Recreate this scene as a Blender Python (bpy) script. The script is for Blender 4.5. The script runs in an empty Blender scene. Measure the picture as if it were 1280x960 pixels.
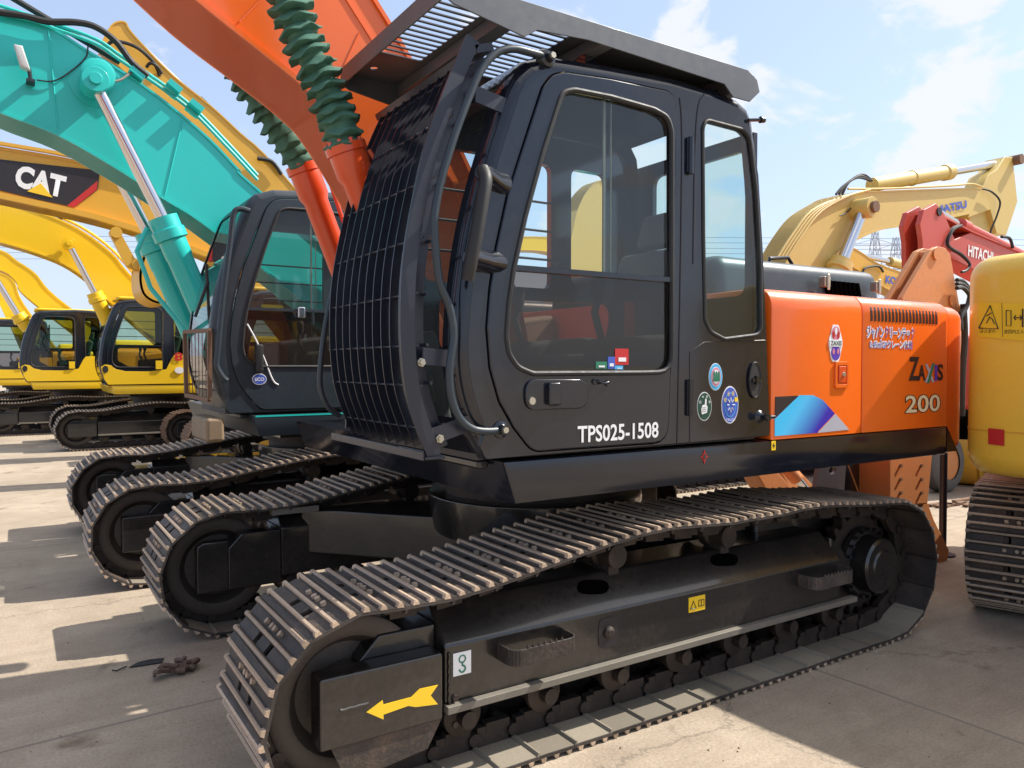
import bpy, bmesh, math, random
from mathutils import Vector, Matrix
random.seed(7)
S = bpy.context.scene
COL = S.collection
PI = math.pi
R_ = math.radians

# ------------------------------------------------------------------ camera
CAMZ = 1.62; FPX = 961.0; YAW = R_(32.8); PITCH = math.atan(23/961)
fwd = Vector((math.sin(YAW)*math.cos(PITCH), math.cos(YAW)*math.cos(PITCH), -math.sin(PITCH)))
rgt = Vector((math.cos(YAW), -math.sin(YAW), 0))
upv = rgt.cross(fwd)
CAM = Vector((0, 0, CAMZ))
cd = bpy.data.cameras.new('camera'); cam = bpy.data.objects.new('camera', cd); COL.objects.link(cam)
rot = Matrix((rgt, upv, -fwd)).transposed().to_4x4()
cam.matrix_world = Matrix.Translation(CAM) @ rot
cd.sensor_fit = 'HORIZONTAL'; cd.sensor_width = 36; cd.lens = 36*FPX/1280
cd.clip_start = 0.05; cd.clip_end = 4000
S.camera = cam

def ray(px, py):
    return fwd + rgt*((px-640)/FPX) - upv*((py-480)/FPX)
def U(px, py, y):                      # photograph measurement -> point on the plane Y = y
    d = ray(px, py); return CAM + d*(y/d.y)
def UZ(px, py, z):
    d = ray(px, py); return CAM + d*((z-CAMZ)/d.z)
def UX(px, py, x):
    d = ray(px, py); return CAM + d*(x/d.x)
def UD(px, py, dep):
    return CAM + ray(px, py)*dep
def XZ(pts, y):
    out = []
    for p in pts:
        q = U(p[0], p[1], y); out.append((q.x, q.z))
    return out

# ------------------------------------------------------------------ materials
MATS = {}
def nt(m):
    m.use_nodes = True; t = m.node_tree; b = t.nodes['Principled BSDF']; return t, b
def paint(name, col, rough=0.28, coat=0.5, metal=0.0, var=0.12, dirt=0.25, dirtcol=(0.16,0.13,0.10), scale=3.0, bump=0.0, spec=0.5, rnd=0.0, dent=0.06):
    m = bpy.data.materials.new(name); t, b = nt(m)
    N = t.nodes; L = t.links
    tc = N.new('ShaderNodeTexCoord'); ob = tc.outputs['Object']
    n1 = N.new('ShaderNodeTexNoise'); n1.inputs['Scale'].default_value = scale; n1.inputs['Detail'].default_value = 6
    n2 = N.new('ShaderNodeTexNoise'); n2.inputs['Scale'].default_value = scale*9; n2.inputs['Detail'].default_value = 8; n2.inputs['Roughness'].default_value = 0.7
    L.new(ob, n1.inputs['Vector']); L.new(ob, n2.inputs['Vector'])
    mx = N.new('ShaderNodeMix'); mx.data_type = 'RGBA'
    c = Vector(col)
    mx.inputs[6].default_value = (*(c*(1-var)), 1); mx.inputs[7].default_value = (*[min(1, v*(1+var)) for v in c], 1)
    L.new(n1.outputs['Fac'], mx.inputs[0])
    mr = N.new('ShaderNodeMapRange'); mr.inputs[1].default_value = 0.52; mr.inputs[2].default_value = 0.80
    mr.inputs[3].default_value = 0; mr.inputs[4].default_value = dirt
    mm = N.new('ShaderNodeMath'); mm.operation = 'MULTIPLY_ADD'
    L.new(n2.outputs['Fac'], mm.inputs[0]); mm.inputs[1].default_value = 0.6; 
    m2 = N.new('ShaderNodeMath'); m2.operation = 'MULTIPLY'; m2.inputs[1].default_value = 0.5
    L.new(n1.outputs['Fac'], m2.inputs[0]); L.new(m2.outputs[0], mm.inputs[2]); L.new(mm.outputs[0], mr.inputs[0])
    mx2 = N.new('ShaderNodeMix'); mx2.data_type = 'RGBA'; L.new(mx.outputs[2], mx2.inputs[6]); mx2.inputs[7].default_value = (*dirtcol, 1)
    L.new(mr.outputs[0], mx2.inputs[0])
    if rnd > 0:
        oi = N.new('ShaderNodeObjectInfo'); rm = N.new('ShaderNodeMapRange'); L.new(oi.outputs['Random'], rm.inputs[0]); rm.inputs[3].default_value = 1-rnd; rm.inputs[4].default_value = 1+rnd
        vm = N.new('ShaderNodeVectorMath'); vm.operation = 'SCALE'; L.new(mx2.outputs[2], vm.inputs[0]); L.new(rm.outputs[0], vm.inputs['Scale']); L.new(vm.outputs[0], b.inputs['Base Color'])
    else: L.new(mx2.outputs[2], b.inputs['Base Color'])
    rr = N.new('ShaderNodeMapRange'); rr.inputs[3].default_value = rough*0.75; rr.inputs[4].default_value = min(1, rough*1.5)
    L.new(n2.outputs['Fac'], rr.inputs[0]); L.new(rr.outputs[0], b.inputs['Roughness'])
    b.inputs['Metallic'].default_value = metal
    b.inputs['Coat Weight'].default_value = coat; b.inputs['Coat Roughness'].default_value = 0.08
    b.inputs['Specular IOR Level'].default_value = spec
    bp = N.new('ShaderNodeBump'); bp.inputs['Strength'].default_value = dent if bump == 0 else bump; bp.inputs['Distance'].default_value = 0.01
    L.new((n1 if bump == 0 else n2).outputs['Fac'], bp.inputs['Height']); L.new(bp.outputs[0], b.inputs['Normal'])
    MATS[name] = m; return m
def glass(name, tint, refl_rough=0.01, opac=0.0, opcol=(0.02,0.02,0.02)):
    m = bpy.data.materials.new(name); m.use_nodes = True; t = m.node_tree; N = t.nodes; L = t.links
    N.remove(N['Principled BSDF']); out = N['Material Output']
    tr = N.new('ShaderNodeBsdfTransparent'); tr.inputs[0].default_value = (*tint, 1)
    gl = N.new('ShaderNodeBsdfGlossy'); gl.inputs['Roughness'].default_value = refl_rough; gl.inputs[0].default_value = (1, 1, 1, 1)
    df = N.new('ShaderNodeBsdfDiffuse'); df.inputs[0].default_value = (*opcol, 1)
    m0 = N.new('ShaderNodeMixShader'); m0.inputs[0].default_value = opac; L.new(tr.outputs[0], m0.inputs[1]); L.new(df.outputs[0], m0.inputs[2])
    fr0 = N.new('ShaderNodeFresnel'); fr0.inputs[0].default_value = 1.5; ge = N.new('ShaderNodeNewGeometry')
    ib = N.new('ShaderNodeMath'); ib.operation = 'SUBTRACT'; ib.inputs[0].default_value = 1; L.new(ge.outputs['Backfacing'], ib.inputs[1])
    fr = N.new('ShaderNodeMath'); fr.operation = 'MULTIPLY'; L.new(fr0.outputs[0], fr.inputs[0]); L.new(ib.outputs[0], fr.inputs[1])
    m1 = N.new('ShaderNodeMixShader'); L.new(fr.outputs[0], m1.inputs[0]); L.new(m0.outputs[0], m1.inputs[1]); L.new(gl.outputs[0], m1.inputs[2])
    L.new(m1.outputs[0], out.inputs['Surface']); MATS[name] = m; return m

BLACK = paint('black_paint', (0.007,0.009,0.016), rough=0.15, coat=0.45, dirt=0.10, dirtcol=(0.10,0.09,0.085), spec=0.4, dent=0.16, scale=2.2)
FRAMEB = paint('frame_black', (0.013,0.0115,0.011), rough=0.27, coat=0.6, dirt=0.42, dirtcol=(0.085,0.066,0.05), scale=4)
DGREY = paint('dark_grey_paint', (0.020,0.031,0.041), rough=0.36, coat=0.0, dirt=0.1, dirtcol=(0.08,0.09,0.11))
GUARDP = paint('guard_navy', (0.011,0.013,0.024), rough=0.34, coat=0.1, dirt=0.06, dirtcol=(0.09,0.09,0.10), dent=0.01)
GREYP = paint('roof_guard_grey', (0.085,0.092,0.105), rough=0.38, coat=0.15, dirt=0.3, dirtcol=(0.15,0.14,0.13))
ORANGE = paint('orange_paint', (0.82,0.130,0.008), rough=0.30, coat=0.4, var=0.07, dirt=0.10, dirtcol=(0.45,0.10,0.02))
REDOR = paint('red_orange_paint', (0.68,0.07,0.012), rough=0.3, coat=0.4, var=0.05, dirt=0.05)
TEAL = paint('teal_paint', (0.015,0.53,0.48), rough=0.32, coat=0.3, var=0.06, dirt=0.06)
YEL = paint('yellow_paint', (0.84,0.53,0.010), rough=0.32, coat=0.3, var=0.05, dirt=0.08)
YELD = paint('cat_yellow_paint', (0.68,0.36,0.03), rough=0.4, coat=0.15, var=0.08, dirt=0.15)
YELP = paint('pale_yellow_paint', (0.62,0.45,0.13), rough=0.45, coat=0.1, var=0.10, dirt=0.3, dirtcol=(0.30,0.23,0.12))
YELR = paint('counterweight_yellow', (0.84,0.52,0.05), rough=0.33, coat=0.35, var=0.05, dirt=0.10)
BROR = paint('faded_orange_paint', (0.55,0.21,0.065), rough=0.5, coat=0.05, var=0.15, dirt=0.4)
HRED = paint('arm_red_paint', (0.50,0.055,0.03), rough=0.4, coat=0.2, var=0.1, dirt=0.15)
STEEL = paint('track_steel', (0.052,0.043,0.039), rough=0.50, coat=0.0, metal=0.35, var=0.35, dirt=0.7, dirtcol=(0.20,0.135,0.09), scale=7, bump=0.45, rnd=0.35)
TIP = paint('worn_grouser_steel', (0.47,0.355,0.255), rough=0.48, coat=0, metal=0.35, var=0.4, dirt=0.6, dirtcol=(0.13,0.055,0.028), scale=9, bump=0.5, rnd=0.30)
LSTEEL = paint('dusty_shoe_steel', (0.18,0.16,0.13), rough=0.6, coat=0, metal=0.2, var=0.3, dirt=0.4, dirtcol=(0.1,0.08,0.06), scale=8)
RUST = paint('rusty_shoe_steel', (0.20,0.115,0.07), rough=0.65, coat=0, metal=0.2, var=0.3, dirt=0.6, dirtcol=(0.09,0.05,0.03), scale=8)
CHAIN = paint('chain_steel', (0.045,0.035,0.030), rough=0.5, coat=0, metal=0.5, var=0.3, dirt=0.7, dirtcol=(0.10,0.07,0.05), scale=9, bump=0.3)
HOLESHADE = paint('painted_recess_shade', (0.002,0.002,0.002), rough=1.0, coat=0, dirt=0, spec=0.0)  # flat black that paints in the shade inside holes and vents
IDLM = paint('idler_steel', (0.085,0.068,0.055), rough=0.5, coat=0, metal=0.3, var=0.3, dirt=0.6, dirtcol=(0.04,0.03,0.025), scale=6)
DUST = paint('dust_on_shoes', (0.21,0.18,0.135), rough=0.9, coat=0, rnd=0.25, var=0.25, dirt=0.6, dirtcol=(0.12,0.10,0.08), scale=9)
CHROME = paint('chrome_rod', (0.62,0.62,0.64), rough=0.10, coat=0, metal=1.0, var=0.03, dirt=0.08)
RUB = paint('black_rubber', (0.014,0.014,0.015), rough=0.55, coat=0, dirt=0.15)
TYRE = paint('tyre_rubber', (0.10,0.095,0.09), rough=0.8, coat=0, dirt=0.4, dirtcol=(0.22,0.19,0.16))
GREEN = paint('bellows_canvas', (0.055,0.155,0.108), rough=0.75, coat=0, var=0.25, dirt=0.3, dirtcol=(0.02,0.03,0.03), scale=9)
DARKIN = paint('cab_interior', (0.075,0.07,0.065), rough=0.7, coat=0)
SEATM = paint('seat_fabric', (0.10,0.097,0.095), rough=0.9, coat=0)
WRAP = paint('seat_plastic_wrap', (0.22,0.25,0.24), rough=0.25, coat=0.5)
WOODY = paint('weathered_bumper', (0.24,0.17,0.10), rough=0.6, coat=0, var=0.35, dirt=0.5, scale=5)
WHITE = paint('white_lettering', (0.78,0.78,0.78), rough=0.5, coat=0, var=0.02, dirt=0.03)
CREAM = paint('cream_lettering', (0.80,0.64,0.38), rough=0.5, coat=0, var=0.02, dirt=0.03)
DKMARK = paint('dark_marking', (0.018,0.014,0.018), rough=0.4, coat=0, dirt=0.02)
BLUEM = paint('blue_marking', (0.05,0.10,0.45), rough=0.4, coat=0, dirt=0.02)
SKYM = paint('light_blue_marking', (0.07,0.42,0.72), rough=0.4, coat=0, dirt=0.02)
PURM = paint('violet_marking', (0.10,0.04,0.42), rough=0.4, coat=0, dirt=0.02)
SILM = paint('silver_marking', (0.42,0.42,0.48), rough=0.4, coat=0, dirt=0.02)
REDM = paint('red_marking', (0.50,0.02,0.02), rough=0.4, coat=0, dirt=0.02)
PINKM = paint('pink_marking', (0.62,0.22,0.30), rough=0.4, coat=0, dirt=0.02)
YELM = paint('yellow_sticker', (0.85,0.55,0.02), rough=0.4, coat=0, dirt=0.02)
GRNM = paint('green_marking', (0.02,0.18,0.10), rough=0.4, coat=0, dirt=0.02)
DGRNM = paint('dark_green_marking', (0.01,0.06,0.035), rough=0.4, coat=0, dirt=0.02)
LAMPG = paint('lamp_lens', (0.55,0.57,0.55), rough=0.15, coat=0.6)
GALV = paint('bolt_zinc', (0.50,0.46,0.36), rough=0.35, coat=0, metal=0.8)
GLASS = glass('clear_glass', (0.86,0.94,0.94), 0.01, 0.02, (0.5,0.5,0.47))
GLASSD = glass('tinted_glass', (0.50,0.46,0.43), 0.02, 0.05, (0.20,0.185,0.16))
GLASSG = glass('green_glass', (0.62,0.74,0.66))
CLOTH = paint('dirty_rag', (0.13,0.085,0.06), rough=0.95, coat=0, var=0.4, dirt=0.6, dirtcol=(0.05,0.03,0.02), scale=20)
CABLE = paint('pylon_steel', (0.33,0.36,0.42), rough=0.6, coat=0)

def blue_gradient():
    m = bpy.data.materials.new('blue_fade_decal'); t, b = nt(m); N = t.nodes; L = t.links
    tc = N.new('ShaderNodeTexCoord'); sp = N.new('ShaderNodeSeparateXYZ'); L.new(tc.outputs['Generated'], sp.inputs[0])
    a = N.new('ShaderNodeMath'); a.operation = 'MULTIPLY_ADD'; a.inputs[1].default_value = 0.85; L.new(sp.outputs['X'], a.inputs[0])
    c = N.new('ShaderNodeMath'); c.operation = 'MULTIPLY'; c.inputs[1].default_value = -0.35; L.new(sp.outputs['Z'], c.inputs[0]); L.new(c.outputs[0], a.inputs[2])
    r = N.new('ShaderNodeValToRGB'); L.new(a.outputs[0], r.inputs[0])
    r.color_ramp.elements[0].position = 0.0; r.color_ramp.elements[0].color = (0.05,0.50,0.85,1)
    r.color_ramp.elements[1].position = 0.55; r.color_ramp.elements[1].color = (0.04,0.02,0.40,1)
    e = r.color_ramp.elements.new(0.12); e.color = (0.08,0.50,0.85,1)
    L.new(r.outputs[0], b.inputs['Base Color']); b.inputs['Roughness'].default_value = 0.35
    return m
BLUEG = blue_gradient()

def concrete():
    m = bpy.data.materials.new('yard_concrete'); t, b = nt(m); N = t.nodes; L = t.links
    tc = N.new('ShaderNodeTexCoord'); ob = tc.outputs['Object']
    def noise(s, d, r=0.6, dist=0.0):
        n = N.new('ShaderNodeTexNoise'); n.inputs['Scale'].default_value = s; n.inputs['Detail'].default_value = d
        n.inputs['Roughness'].default_value = r; n.inputs['Distortion'].default_value = dist; L.new(ob, n.inputs['Vector']); return n
    a = noise(0.45, 8, 0.65); bn = noise(2.2, 10, 0.72, 0.6); c = noise(70, 6, 0.7); st = noise(1.1, 6, 0.6, 1.5)
    r = N.new('ShaderNodeValToRGB'); L.new(a.outputs['Fac'], r.inputs[0])
    r.color_ramp.elements[0].position = 0.32; r.color_ramp.elements[0].color = (0.325,0.262,0.195,1)
    r.color_ramp.elements[1].position = 0.68; r.color_ramp.elements[1].color = (0.49,0.405,0.305,1)
    r2 = N.new('ShaderNodeValToRGB'); L.new(bn.outputs['Fac'], r2.inputs[0])
    r2.color_ramp.elements[0].position = 0.30; r2.color_ramp.elements[0].color = (0.78,0.76,0.74,1)
    r2.color_ramp.elements[1].position = 0.62; r2.color_ramp.elements[1].color = (1.0,1.0,1.0,1)
    mu = N.new('ShaderNodeMix'); mu.data_type = 'RGBA'; mu.blend_type = 'MULTIPLY'; mu.inputs[0].default_value = 1
    L.new(r.outputs[0], mu.inputs[6]); L.new(r2.outputs[0], mu.inputs[7])
    # oil stains
    r3 = N.new('ShaderNodeValToRGB'); L.new(st.outputs['Fac'], r3.inputs[0])
    r3.color_ramp.elements[0].position = 0.62; r3.color_ramp.elements[0].color = (1,1,1,1)
    r3.color_ramp.elements[1].position = 0.74; r3.color_ramp.elements[1].color = (0.42,0.37,0.33,1)
    mu2 = N.new('ShaderNodeMix'); mu2.data_type = 'RGBA'; mu2.blend_type = 'MULTIPLY'; mu2.inputs[0].default_value = 1
    L.new(mu.outputs[2], mu2.inputs[6]); L.new(r3.outputs[0], mu2.inputs[7])
    r4 = N.new('ShaderNodeValToRGB'); L.new(c.outputs['Fac'], r4.inputs[0])
    r4.color_ramp.elements[0].position = 0.3; r4.color_ramp.elements[0].color = (0.70,0.70,0.70,1)
    r4.color_ramp.elements[1].position = 0.7; r4.color_ramp.elements[1].color = (1.12,1.12,1.12,1)
    mu3 = N.new('ShaderNodeMix'); mu3.data_type = 'RGBA'; mu3.blend_type = 'MULTIPLY'; mu3.inputs[0].default_value = 1
    L.new(mu2.outputs[2], mu3.inputs[6]); L.new(r4.outputs[0], mu3.inputs[7])
    ms = N.new('ShaderNodeMapping'); L.new(ob, ms.inputs[0]); ms.inputs['Scale'].default_value = (0.55,7.0,1); ms.inputs['Rotation'].default_value = (0,0,R_(8))
    ns = N.new('ShaderNodeTexNoise'); ns.inputs['Scale'].default_value = 1.4; ns.inputs['Detail'].default_value = 9; ns.inputs['Roughness'].default_value = 0.7; ns.inputs['Distortion'].default_value = 0.8; L.new(ms.outputs[0], ns.inputs['Vector'])
    r5 = N.new('ShaderNodeValToRGB'); L.new(ns.outputs['Fac'], r5.inputs[0])
    r5.color_ramp.elements[0].position = 0.36; r5.color_ramp.elements[0].color = (0.74,0.72,0.70,1)
    r5.color_ramp.elements[1].position = 0.60; r5.color_ramp.elements[1].color = (1.04,1.04,1.04,1)
    mu5 = N.new('ShaderNodeMix'); mu5.data_type = 'RGBA'; mu5.blend_type = 'MULTIPLY'; mu5.inputs[0].default_value = 0.35
    L.new(mu3.outputs[2], mu5.inputs[6]); L.new(r5.outputs[0], mu5.inputs[7])
    ng = noise(260, 3, 0.8); r6 = N.new('ShaderNodeValToRGB'); L.new(ng.outputs['Fac'], r6.inputs[0])
    r6.color_ramp.elements[0].position = 0.30; r6.color_ramp.elements[0].color = (0.55,0.52,0.50,1)
    r6.color_ramp.elements[1].position = 0.46; r6.color_ramp.elements[1].color = (1.05,1.05,1.05,1)
    mu6 = N.new('ShaderNodeMix'); mu6.data_type = 'RGBA'; mu6.blend_type = 'MULTIPLY'; mu6.inputs[0].default_value = 0.6
    L.new(mu5.outputs[2], mu6.inputs[6]); L.new(r6.outputs[0], mu6.inputs[7]); mu3 = mu6
    # slab joints
    mp = N.new('ShaderNodeMapping'); L.new(ob, mp.inputs[0]); mp.inputs['Rotation'].default_value = (0,0,R_(-3)); mp.inputs['Location'].default_value = (1.3,0.35,0)
    wv = noise(1.5, 4); av = N.new('ShaderNodeVectorMath'); av.operation = 'MULTIPLY_ADD'; L.new(wv.outputs['Color'], av.inputs[0]); av.inputs[1].default_value = (0.03,0.03,0)
    L.new(mp.outputs[0], av.inputs[2])
    br = N.new('ShaderNodeTexBrick'); br.offset = 0.0; L.new(av.outputs[0], br.inputs['Vector'])
    br.inputs['Scale'].default_value = 1; br.inputs['Brick Width'].default_value = 5.0; br.inputs['Row Height'].default_value = 4.2
    br.inputs['Mortar Size'].default_value = 0.012; br.inputs['Mortar Smooth'].default_value = 0.3
    mj = N.new('ShaderNodeMix'); mj.data_type = 'RGBA'; L.new(br.outputs['Fac'], mj.inputs[0]); L.new(mu3.outputs[2], mj.inputs[6]); mj.inputs[7].default_value = (0.22,0.185,0.145,1)
    vo = N.new('ShaderNodeTexVoronoi'); vo.feature = 'DISTANCE_TO_EDGE'; vo.inputs['Scale'].default_value = 0.28
    av2 = N.new('ShaderNodeVectorMath'); av2.operation = 'MULTIPLY_ADD'; L.new(bn.outputs['Color'], av2.inputs[0]); av2.inputs[1].default_value = (0.5,0.5,0); L.new(ob, av2.inputs[2])
    L.new(av2.outputs[0], vo.inputs['Vector'])
    cr = N.new('ShaderNodeMapRange'); cr.inputs[1].default_value = 0; cr.inputs[2].default_value = 0.004; cr.inputs[3].default_value = 0.6; cr.inputs[4].default_value = 0; L.new(vo.outputs['Distance'], cr.inputs[0])
    mk = N.new('ShaderNodeMix'); mk.data_type = 'RGBA'; L.new(cr.outputs[0], mk.inputs[0]); L.new(mj.outputs[2], mk.inputs[6]); mk.inputs[7].default_value = (0.12,0.10,0.08,1)
    L.new(mk.outputs[2], b.inputs['Base Color']); b.inputs['Roughness'].default_value = 0.82; b.inputs['Specular IOR Level'].default_value = 0.35
    bp = N.new('ShaderNodeBump'); bp.inputs['Strength'].default_value = 0.35; bp.inputs['Distance'].default_value = 0.01
    ad = N.new('ShaderNodeMath'); ad.operation = 'ADD'; L.new(c.outputs['Fac'], ad.inputs[0]); L.new(bn.outputs['Fac'], ad.inputs[1])
    L.new(ad.outputs[0], bp.inputs['Height']); L.new(bp.outputs[0], b.inputs['Normal'])
    return m

# ------------------------------------------------------------------ mesh helpers
def smooth(pts, n=6, closed=False):
    P = [Vector(p) for p in pts]; out = []; L = len(P)
    rng = range(L) if closed else range(L-1)
    for i in rng:
        if closed: p0,p1,p2,p3 = P[i-1],P[i],P[(i+1)%L],P[(i+2)%L]
        else: p0,p1,p2,p3 = P[max(i-1,0)],P[i],P[i+1],P[min(i+2,L-1)]
        for k in range(n):
            t = k/n
            out.append(0.5*((2*p1)+(p2-p0)*t+(2*p0-5*p1+4*p2-p3)*t*t+(3*p1-p0-3*p2+p3)*t*t*t))
    if not closed: out.append(P[-1].copy())
    return [tuple(p) for p in out]
def fillet(pts, r, n=5):
    out = []; L = len(pts)
    for i in range(L):
        p0,p1,p2 = Vector(pts[i-1][:2]),Vector(pts[i][:2]),Vector(pts[(i+1)%L][:2])
        rr = r[i] if isinstance(r,(list,tuple)) else r
        a,b = p0-p1,p2-p1; la,lb = a.length,b.length
        if rr <= 0 or la < 1e-6 or lb < 1e-6: out.append(tuple(p1)); continue
        a/=la; b/=lb; ang = a.angle(b)
        if ang > PI-0.02: out.append(tuple(p1)); continue
        d = min(rr/math.tan(ang/2), la*0.48, lb*0.48)
        q0,q1 = p1+a*d,p1+b*d
        for k in range(n+1):
            t = k/n; out.append(tuple((1-t)**2*q0+2*t*(1-t)*p1+t*t*q1))
    return out
def area2(p): return sum(p[i-1][0]*p[i][1]-p[i][0]*p[i-1][1] for i in range(len(p)))/2
def inset(poly, d):
    n = len(poly); s = 1 if area2(poly) > 0 else -1; out = []
    for i in range(n):
        p0,p1,p2 = Vector(poly[i-1]),Vector(poly[i]),Vector(poly[(i+1)%n])
        e1 = p1-p0; e2 = p2-p1
        if e1.length < 1e-9: e1 = e2
        if e2.length < 1e-9: e2 = e1
        e1.normalize(); e2.normalize()
        n1 = Vector((-e1.y,e1.x))*s; n2 = Vector((-e2.y,e2.x))*s
        m = n1+n2
        if m.length < 1e-6: m = n1
        m.normalize(); c = max(0.5, m.dot(n1)); out.append(tuple(p1+m*(d/c)))
    return out
AX = {'y': lambda a,b,c: (a,c,b), 'z': lambda a,b,c: (a,b,c), 'x': lambda a,b,c: (c,a,b)}

class MB:
    def __init__(s): s.v=[]; s.f=[]; s.m=[]
    def add(s, vs, fs, mi=0):
        o=len(s.v); s.v += [tuple(v) for v in vs]; s.f += [tuple(i+o for i in f) for f in fs]; s.m += [mi]*len(fs); return s
    def box(s, x0,x1,y0,y1,z0,z1, mi=0):
        return s.add([(x0,y0,z0),(x1,y0,z0),(x1,y1,z0),(x0,y1,z0),(x0,y0,z1),(x1,y0,z1),(x1,y1,z1),(x0,y1,z1)],
              [(0,3,2,1),(4,5,6,7),(0,1,5,4),(1,2,6,5),(2,3,7,6),(3,0,4,7)], mi)
    def obox(s, c, ax, ay, az, mi=0):       # oriented box: centre and half vectors
        c,ax,ay,az = map(Vector,(c,ax,ay,az))
        vs=[c+ax*i+ay*j+az*k for k in (-1,1) for i,j in ((-1,-1),(1,-1),(1,1),(-1,1))]
        return s.add(vs,[(0,3,2,1),(4,5,6,7),(0,1,5,4),(1,2,6,5),(2,3,7,6),(3,0,4,7)],mi)
    def prism(s, poly, a0, a1, axis='y', mi=0):
        n=len(poly); g=AX[axis]
        vs=[g(p[0],p[1],a0) for p in poly]+[g(p[0],p[1],a1) for p in poly]
        fs=[tuple(range(n)),tuple(range(2*n-1,n-1,-1))]+[(i,(i+1)%n,n+(i+1)%n,n+i) for i in range(n)]
        return s.add(vs,fs,mi)
    def rprism(s, poly, a0, a1, axis='y', r=0.03, k=4, both=True, mi=0):
        n=len(poly); g=AX[axis]; rings=[]
        sg = 1 if a1>a0 else -1
        for j in range(k+1):
            th=PI/2*j/k; rings.append((inset(poly, r*(1-math.sin(th))) , a0+sg*r*(1-math.cos(th))))
        if both:
            for j in range(k,-1,-1):
                th=PI/2*j/k; rings.append((inset(poly, r*(1-math.sin(th))), a1-sg*r*(1-math.cos(th))))
        else: rings.append((poly,a1))
        vs=[]; fs=[]
        for P,a in rings: vs += [g(p[0],p[1],a) for p in P]
        for q in range(len(rings)-1):
            for i in range(n): fs.append((q*n+i,q*n+(i+1)%n,(q+1)*n+(i+1)%n,(q+1)*n+i))
        fs.append(tuple(range(n))); fs.append(tuple(range(len(rings)*n-1,(len(rings)-1)*n-1,-1)))
        return s.add(vs,fs,mi)
    def lathe(s, p0, p1, prof, n=24, mi=0, caps=True, jit=0.0):
        p0=Vector(p0); p1=Vector(p1); d=p1-p0; ax=d.normalized()
        u=ax.orthogonal().normalized(); w=ax.cross(u); vs=[]; fs=[]
        for t,r in prof:
            for i in range(n):
                a=2*PI*i/n; rr=r*(1+random.uniform(-jit,jit)); vs.append(p0+d*t+ax*random.uniform(-jit,jit)*r*0.5+(u*math.cos(a)+w*math.sin(a))*rr)
        for q in range(len(prof)-1):
            for i in range(n): fs.append((q*n+i,q*n+(i+1)%n,(q+1)*n+(i+1)%n,(q+1)*n+i))
        if caps: fs.append(tuple(range(n))); fs.append(tuple(range(len(prof)*n-1,(len(prof)-1)*n-1,-1)))
        return s.add(vs,fs,mi)
    def cyl(s, p0, p1, r, n=20, mi=0): return s.lathe(p0,p1,[(0,r),(1,r)],n,mi)
    def tube(s, pts, r, n=8, mi=0):
        P=[Vector(p) for p in pts]; vs=[]; fs=[]; L=len(P); u=None
        for i,p in enumerate(P):
            t=(P[min(i+1,L-1)]-P[max(i-1,0)])
            if t.length<1e-9: t=Vector((0,0,1))
            t.normalize()
            if u is None: u=t.orthogonal().normalized()
            u=(u-t*u.dot(t)); u = u.normalized() if u.length>1e-6 else t.orthogonal().normalized()
            w=t.cross(u)
            for k in range(n):
                a=2*PI*k/n; vs.append(p+(u*math.cos(a)+w*math.sin(a))*r)
        for i in range(L-1):
            for k in range(n): fs.append((i*n+k,i*n+(k+1)%n,(i+1)*n+(k+1)%n,(i+1)*n+k))
        fs.append(tuple(range(n))); fs.append(tuple(range(L*n-1,(L-1)*n-1,-1)))
        return s.add(vs,fs,mi)
    def ribbon(s, path, y0, y1, th, mi=0, axis='y'):   # strip following an (x,z) path, th = inward thickness vector sign
        P=[Vector(p) for p in path]; n=len(P); off=[]
        for i in range(n):
            t=(P[min(i+1,n-1)]-P[max(i-1,0)]).normalized(); off.append(P[i]+Vector((-t.y,t.x))*th)
        g=AX[axis]; vs=[]
        for i in range(n): vs += [g(*P[i],y0),g(*P[i],y1),g(*off[i],y1),g(*off[i],y0)]
        fs=[(0,1,2,3),((n-1)*4+3,(n-1)*4+2,(n-1)*4+1,(n-1)*4)]
        for i in range(n-1):
            for k in range(4): fs.append((i*4+k,i*4+(k+1)%4,(i+1)*4+(k+1)%4,(i+1)*4+k))
        return s.add(vs,fs,mi)
    def merge(s, o, M=None):
        b=len(s.v); s.v += [tuple(M@Vector(v)) if M else v for v in o.v]; s.f += [tuple(i+b for i in f) for f in o.f]; s.m += o.m; return s

def link(o, parent=None):
    COL.objects.link(o)
    if parent is not None: o.parent = parent
    return o
RW = {}     # root world matrices
def rootm(o):
    while o is not None and o.name not in RW and o.parent: o = o.parent
    return RW.get(o.name) if o else None
def fin(me, mats, ang=35):
    for m in (mats if isinstance(mats,(list,tuple)) else [mats]): me.materials.append(m)
    bm=bmesh.new(); bm.from_mesh(me); bmesh.ops.recalc_face_normals(bm, faces=bm.faces); bm.to_mesh(me); bm.free()
    me.polygons.foreach_set('use_smooth',[True]*len(me.polygons)); me.set_sharp_from_angle(angle=R_(ang)); me.update()
def part(name, mb, mats, parent=None, world=False, bevel=0.0, ang=35, label=None, seg=2):
    me=bpy.data.meshes.new(name); vs=mb.v
    if world and parent is not None:
        M=rootm(parent)
        if M is not None: Mi=M.inverted(); vs=[tuple(Mi@Vector(v)) for v in vs]
    me.from_pydata(vs,[],mb.f)
    if any(mb.m): me.polygons.foreach_set('material_index',mb.m)
    fin(me,mats,ang)
    o=bpy.data.objects.new(name,me); link(o,parent)
    if bevel>0:
        b=o.modifiers.new('bevel','BEVEL'); b.width=bevel; b.segments=seg; b.limit_method='ANGLE'; b.angle_limit=R_(40); b.harden_normals=True
    if label: o['label']=label
    return o
def tag(o,label,cat,group=None,kind=None):
    if label: o['label']=label
    if cat: o['category']=cat
    if group: o['group']=group
    if kind: o['kind']=kind
    return o
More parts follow.
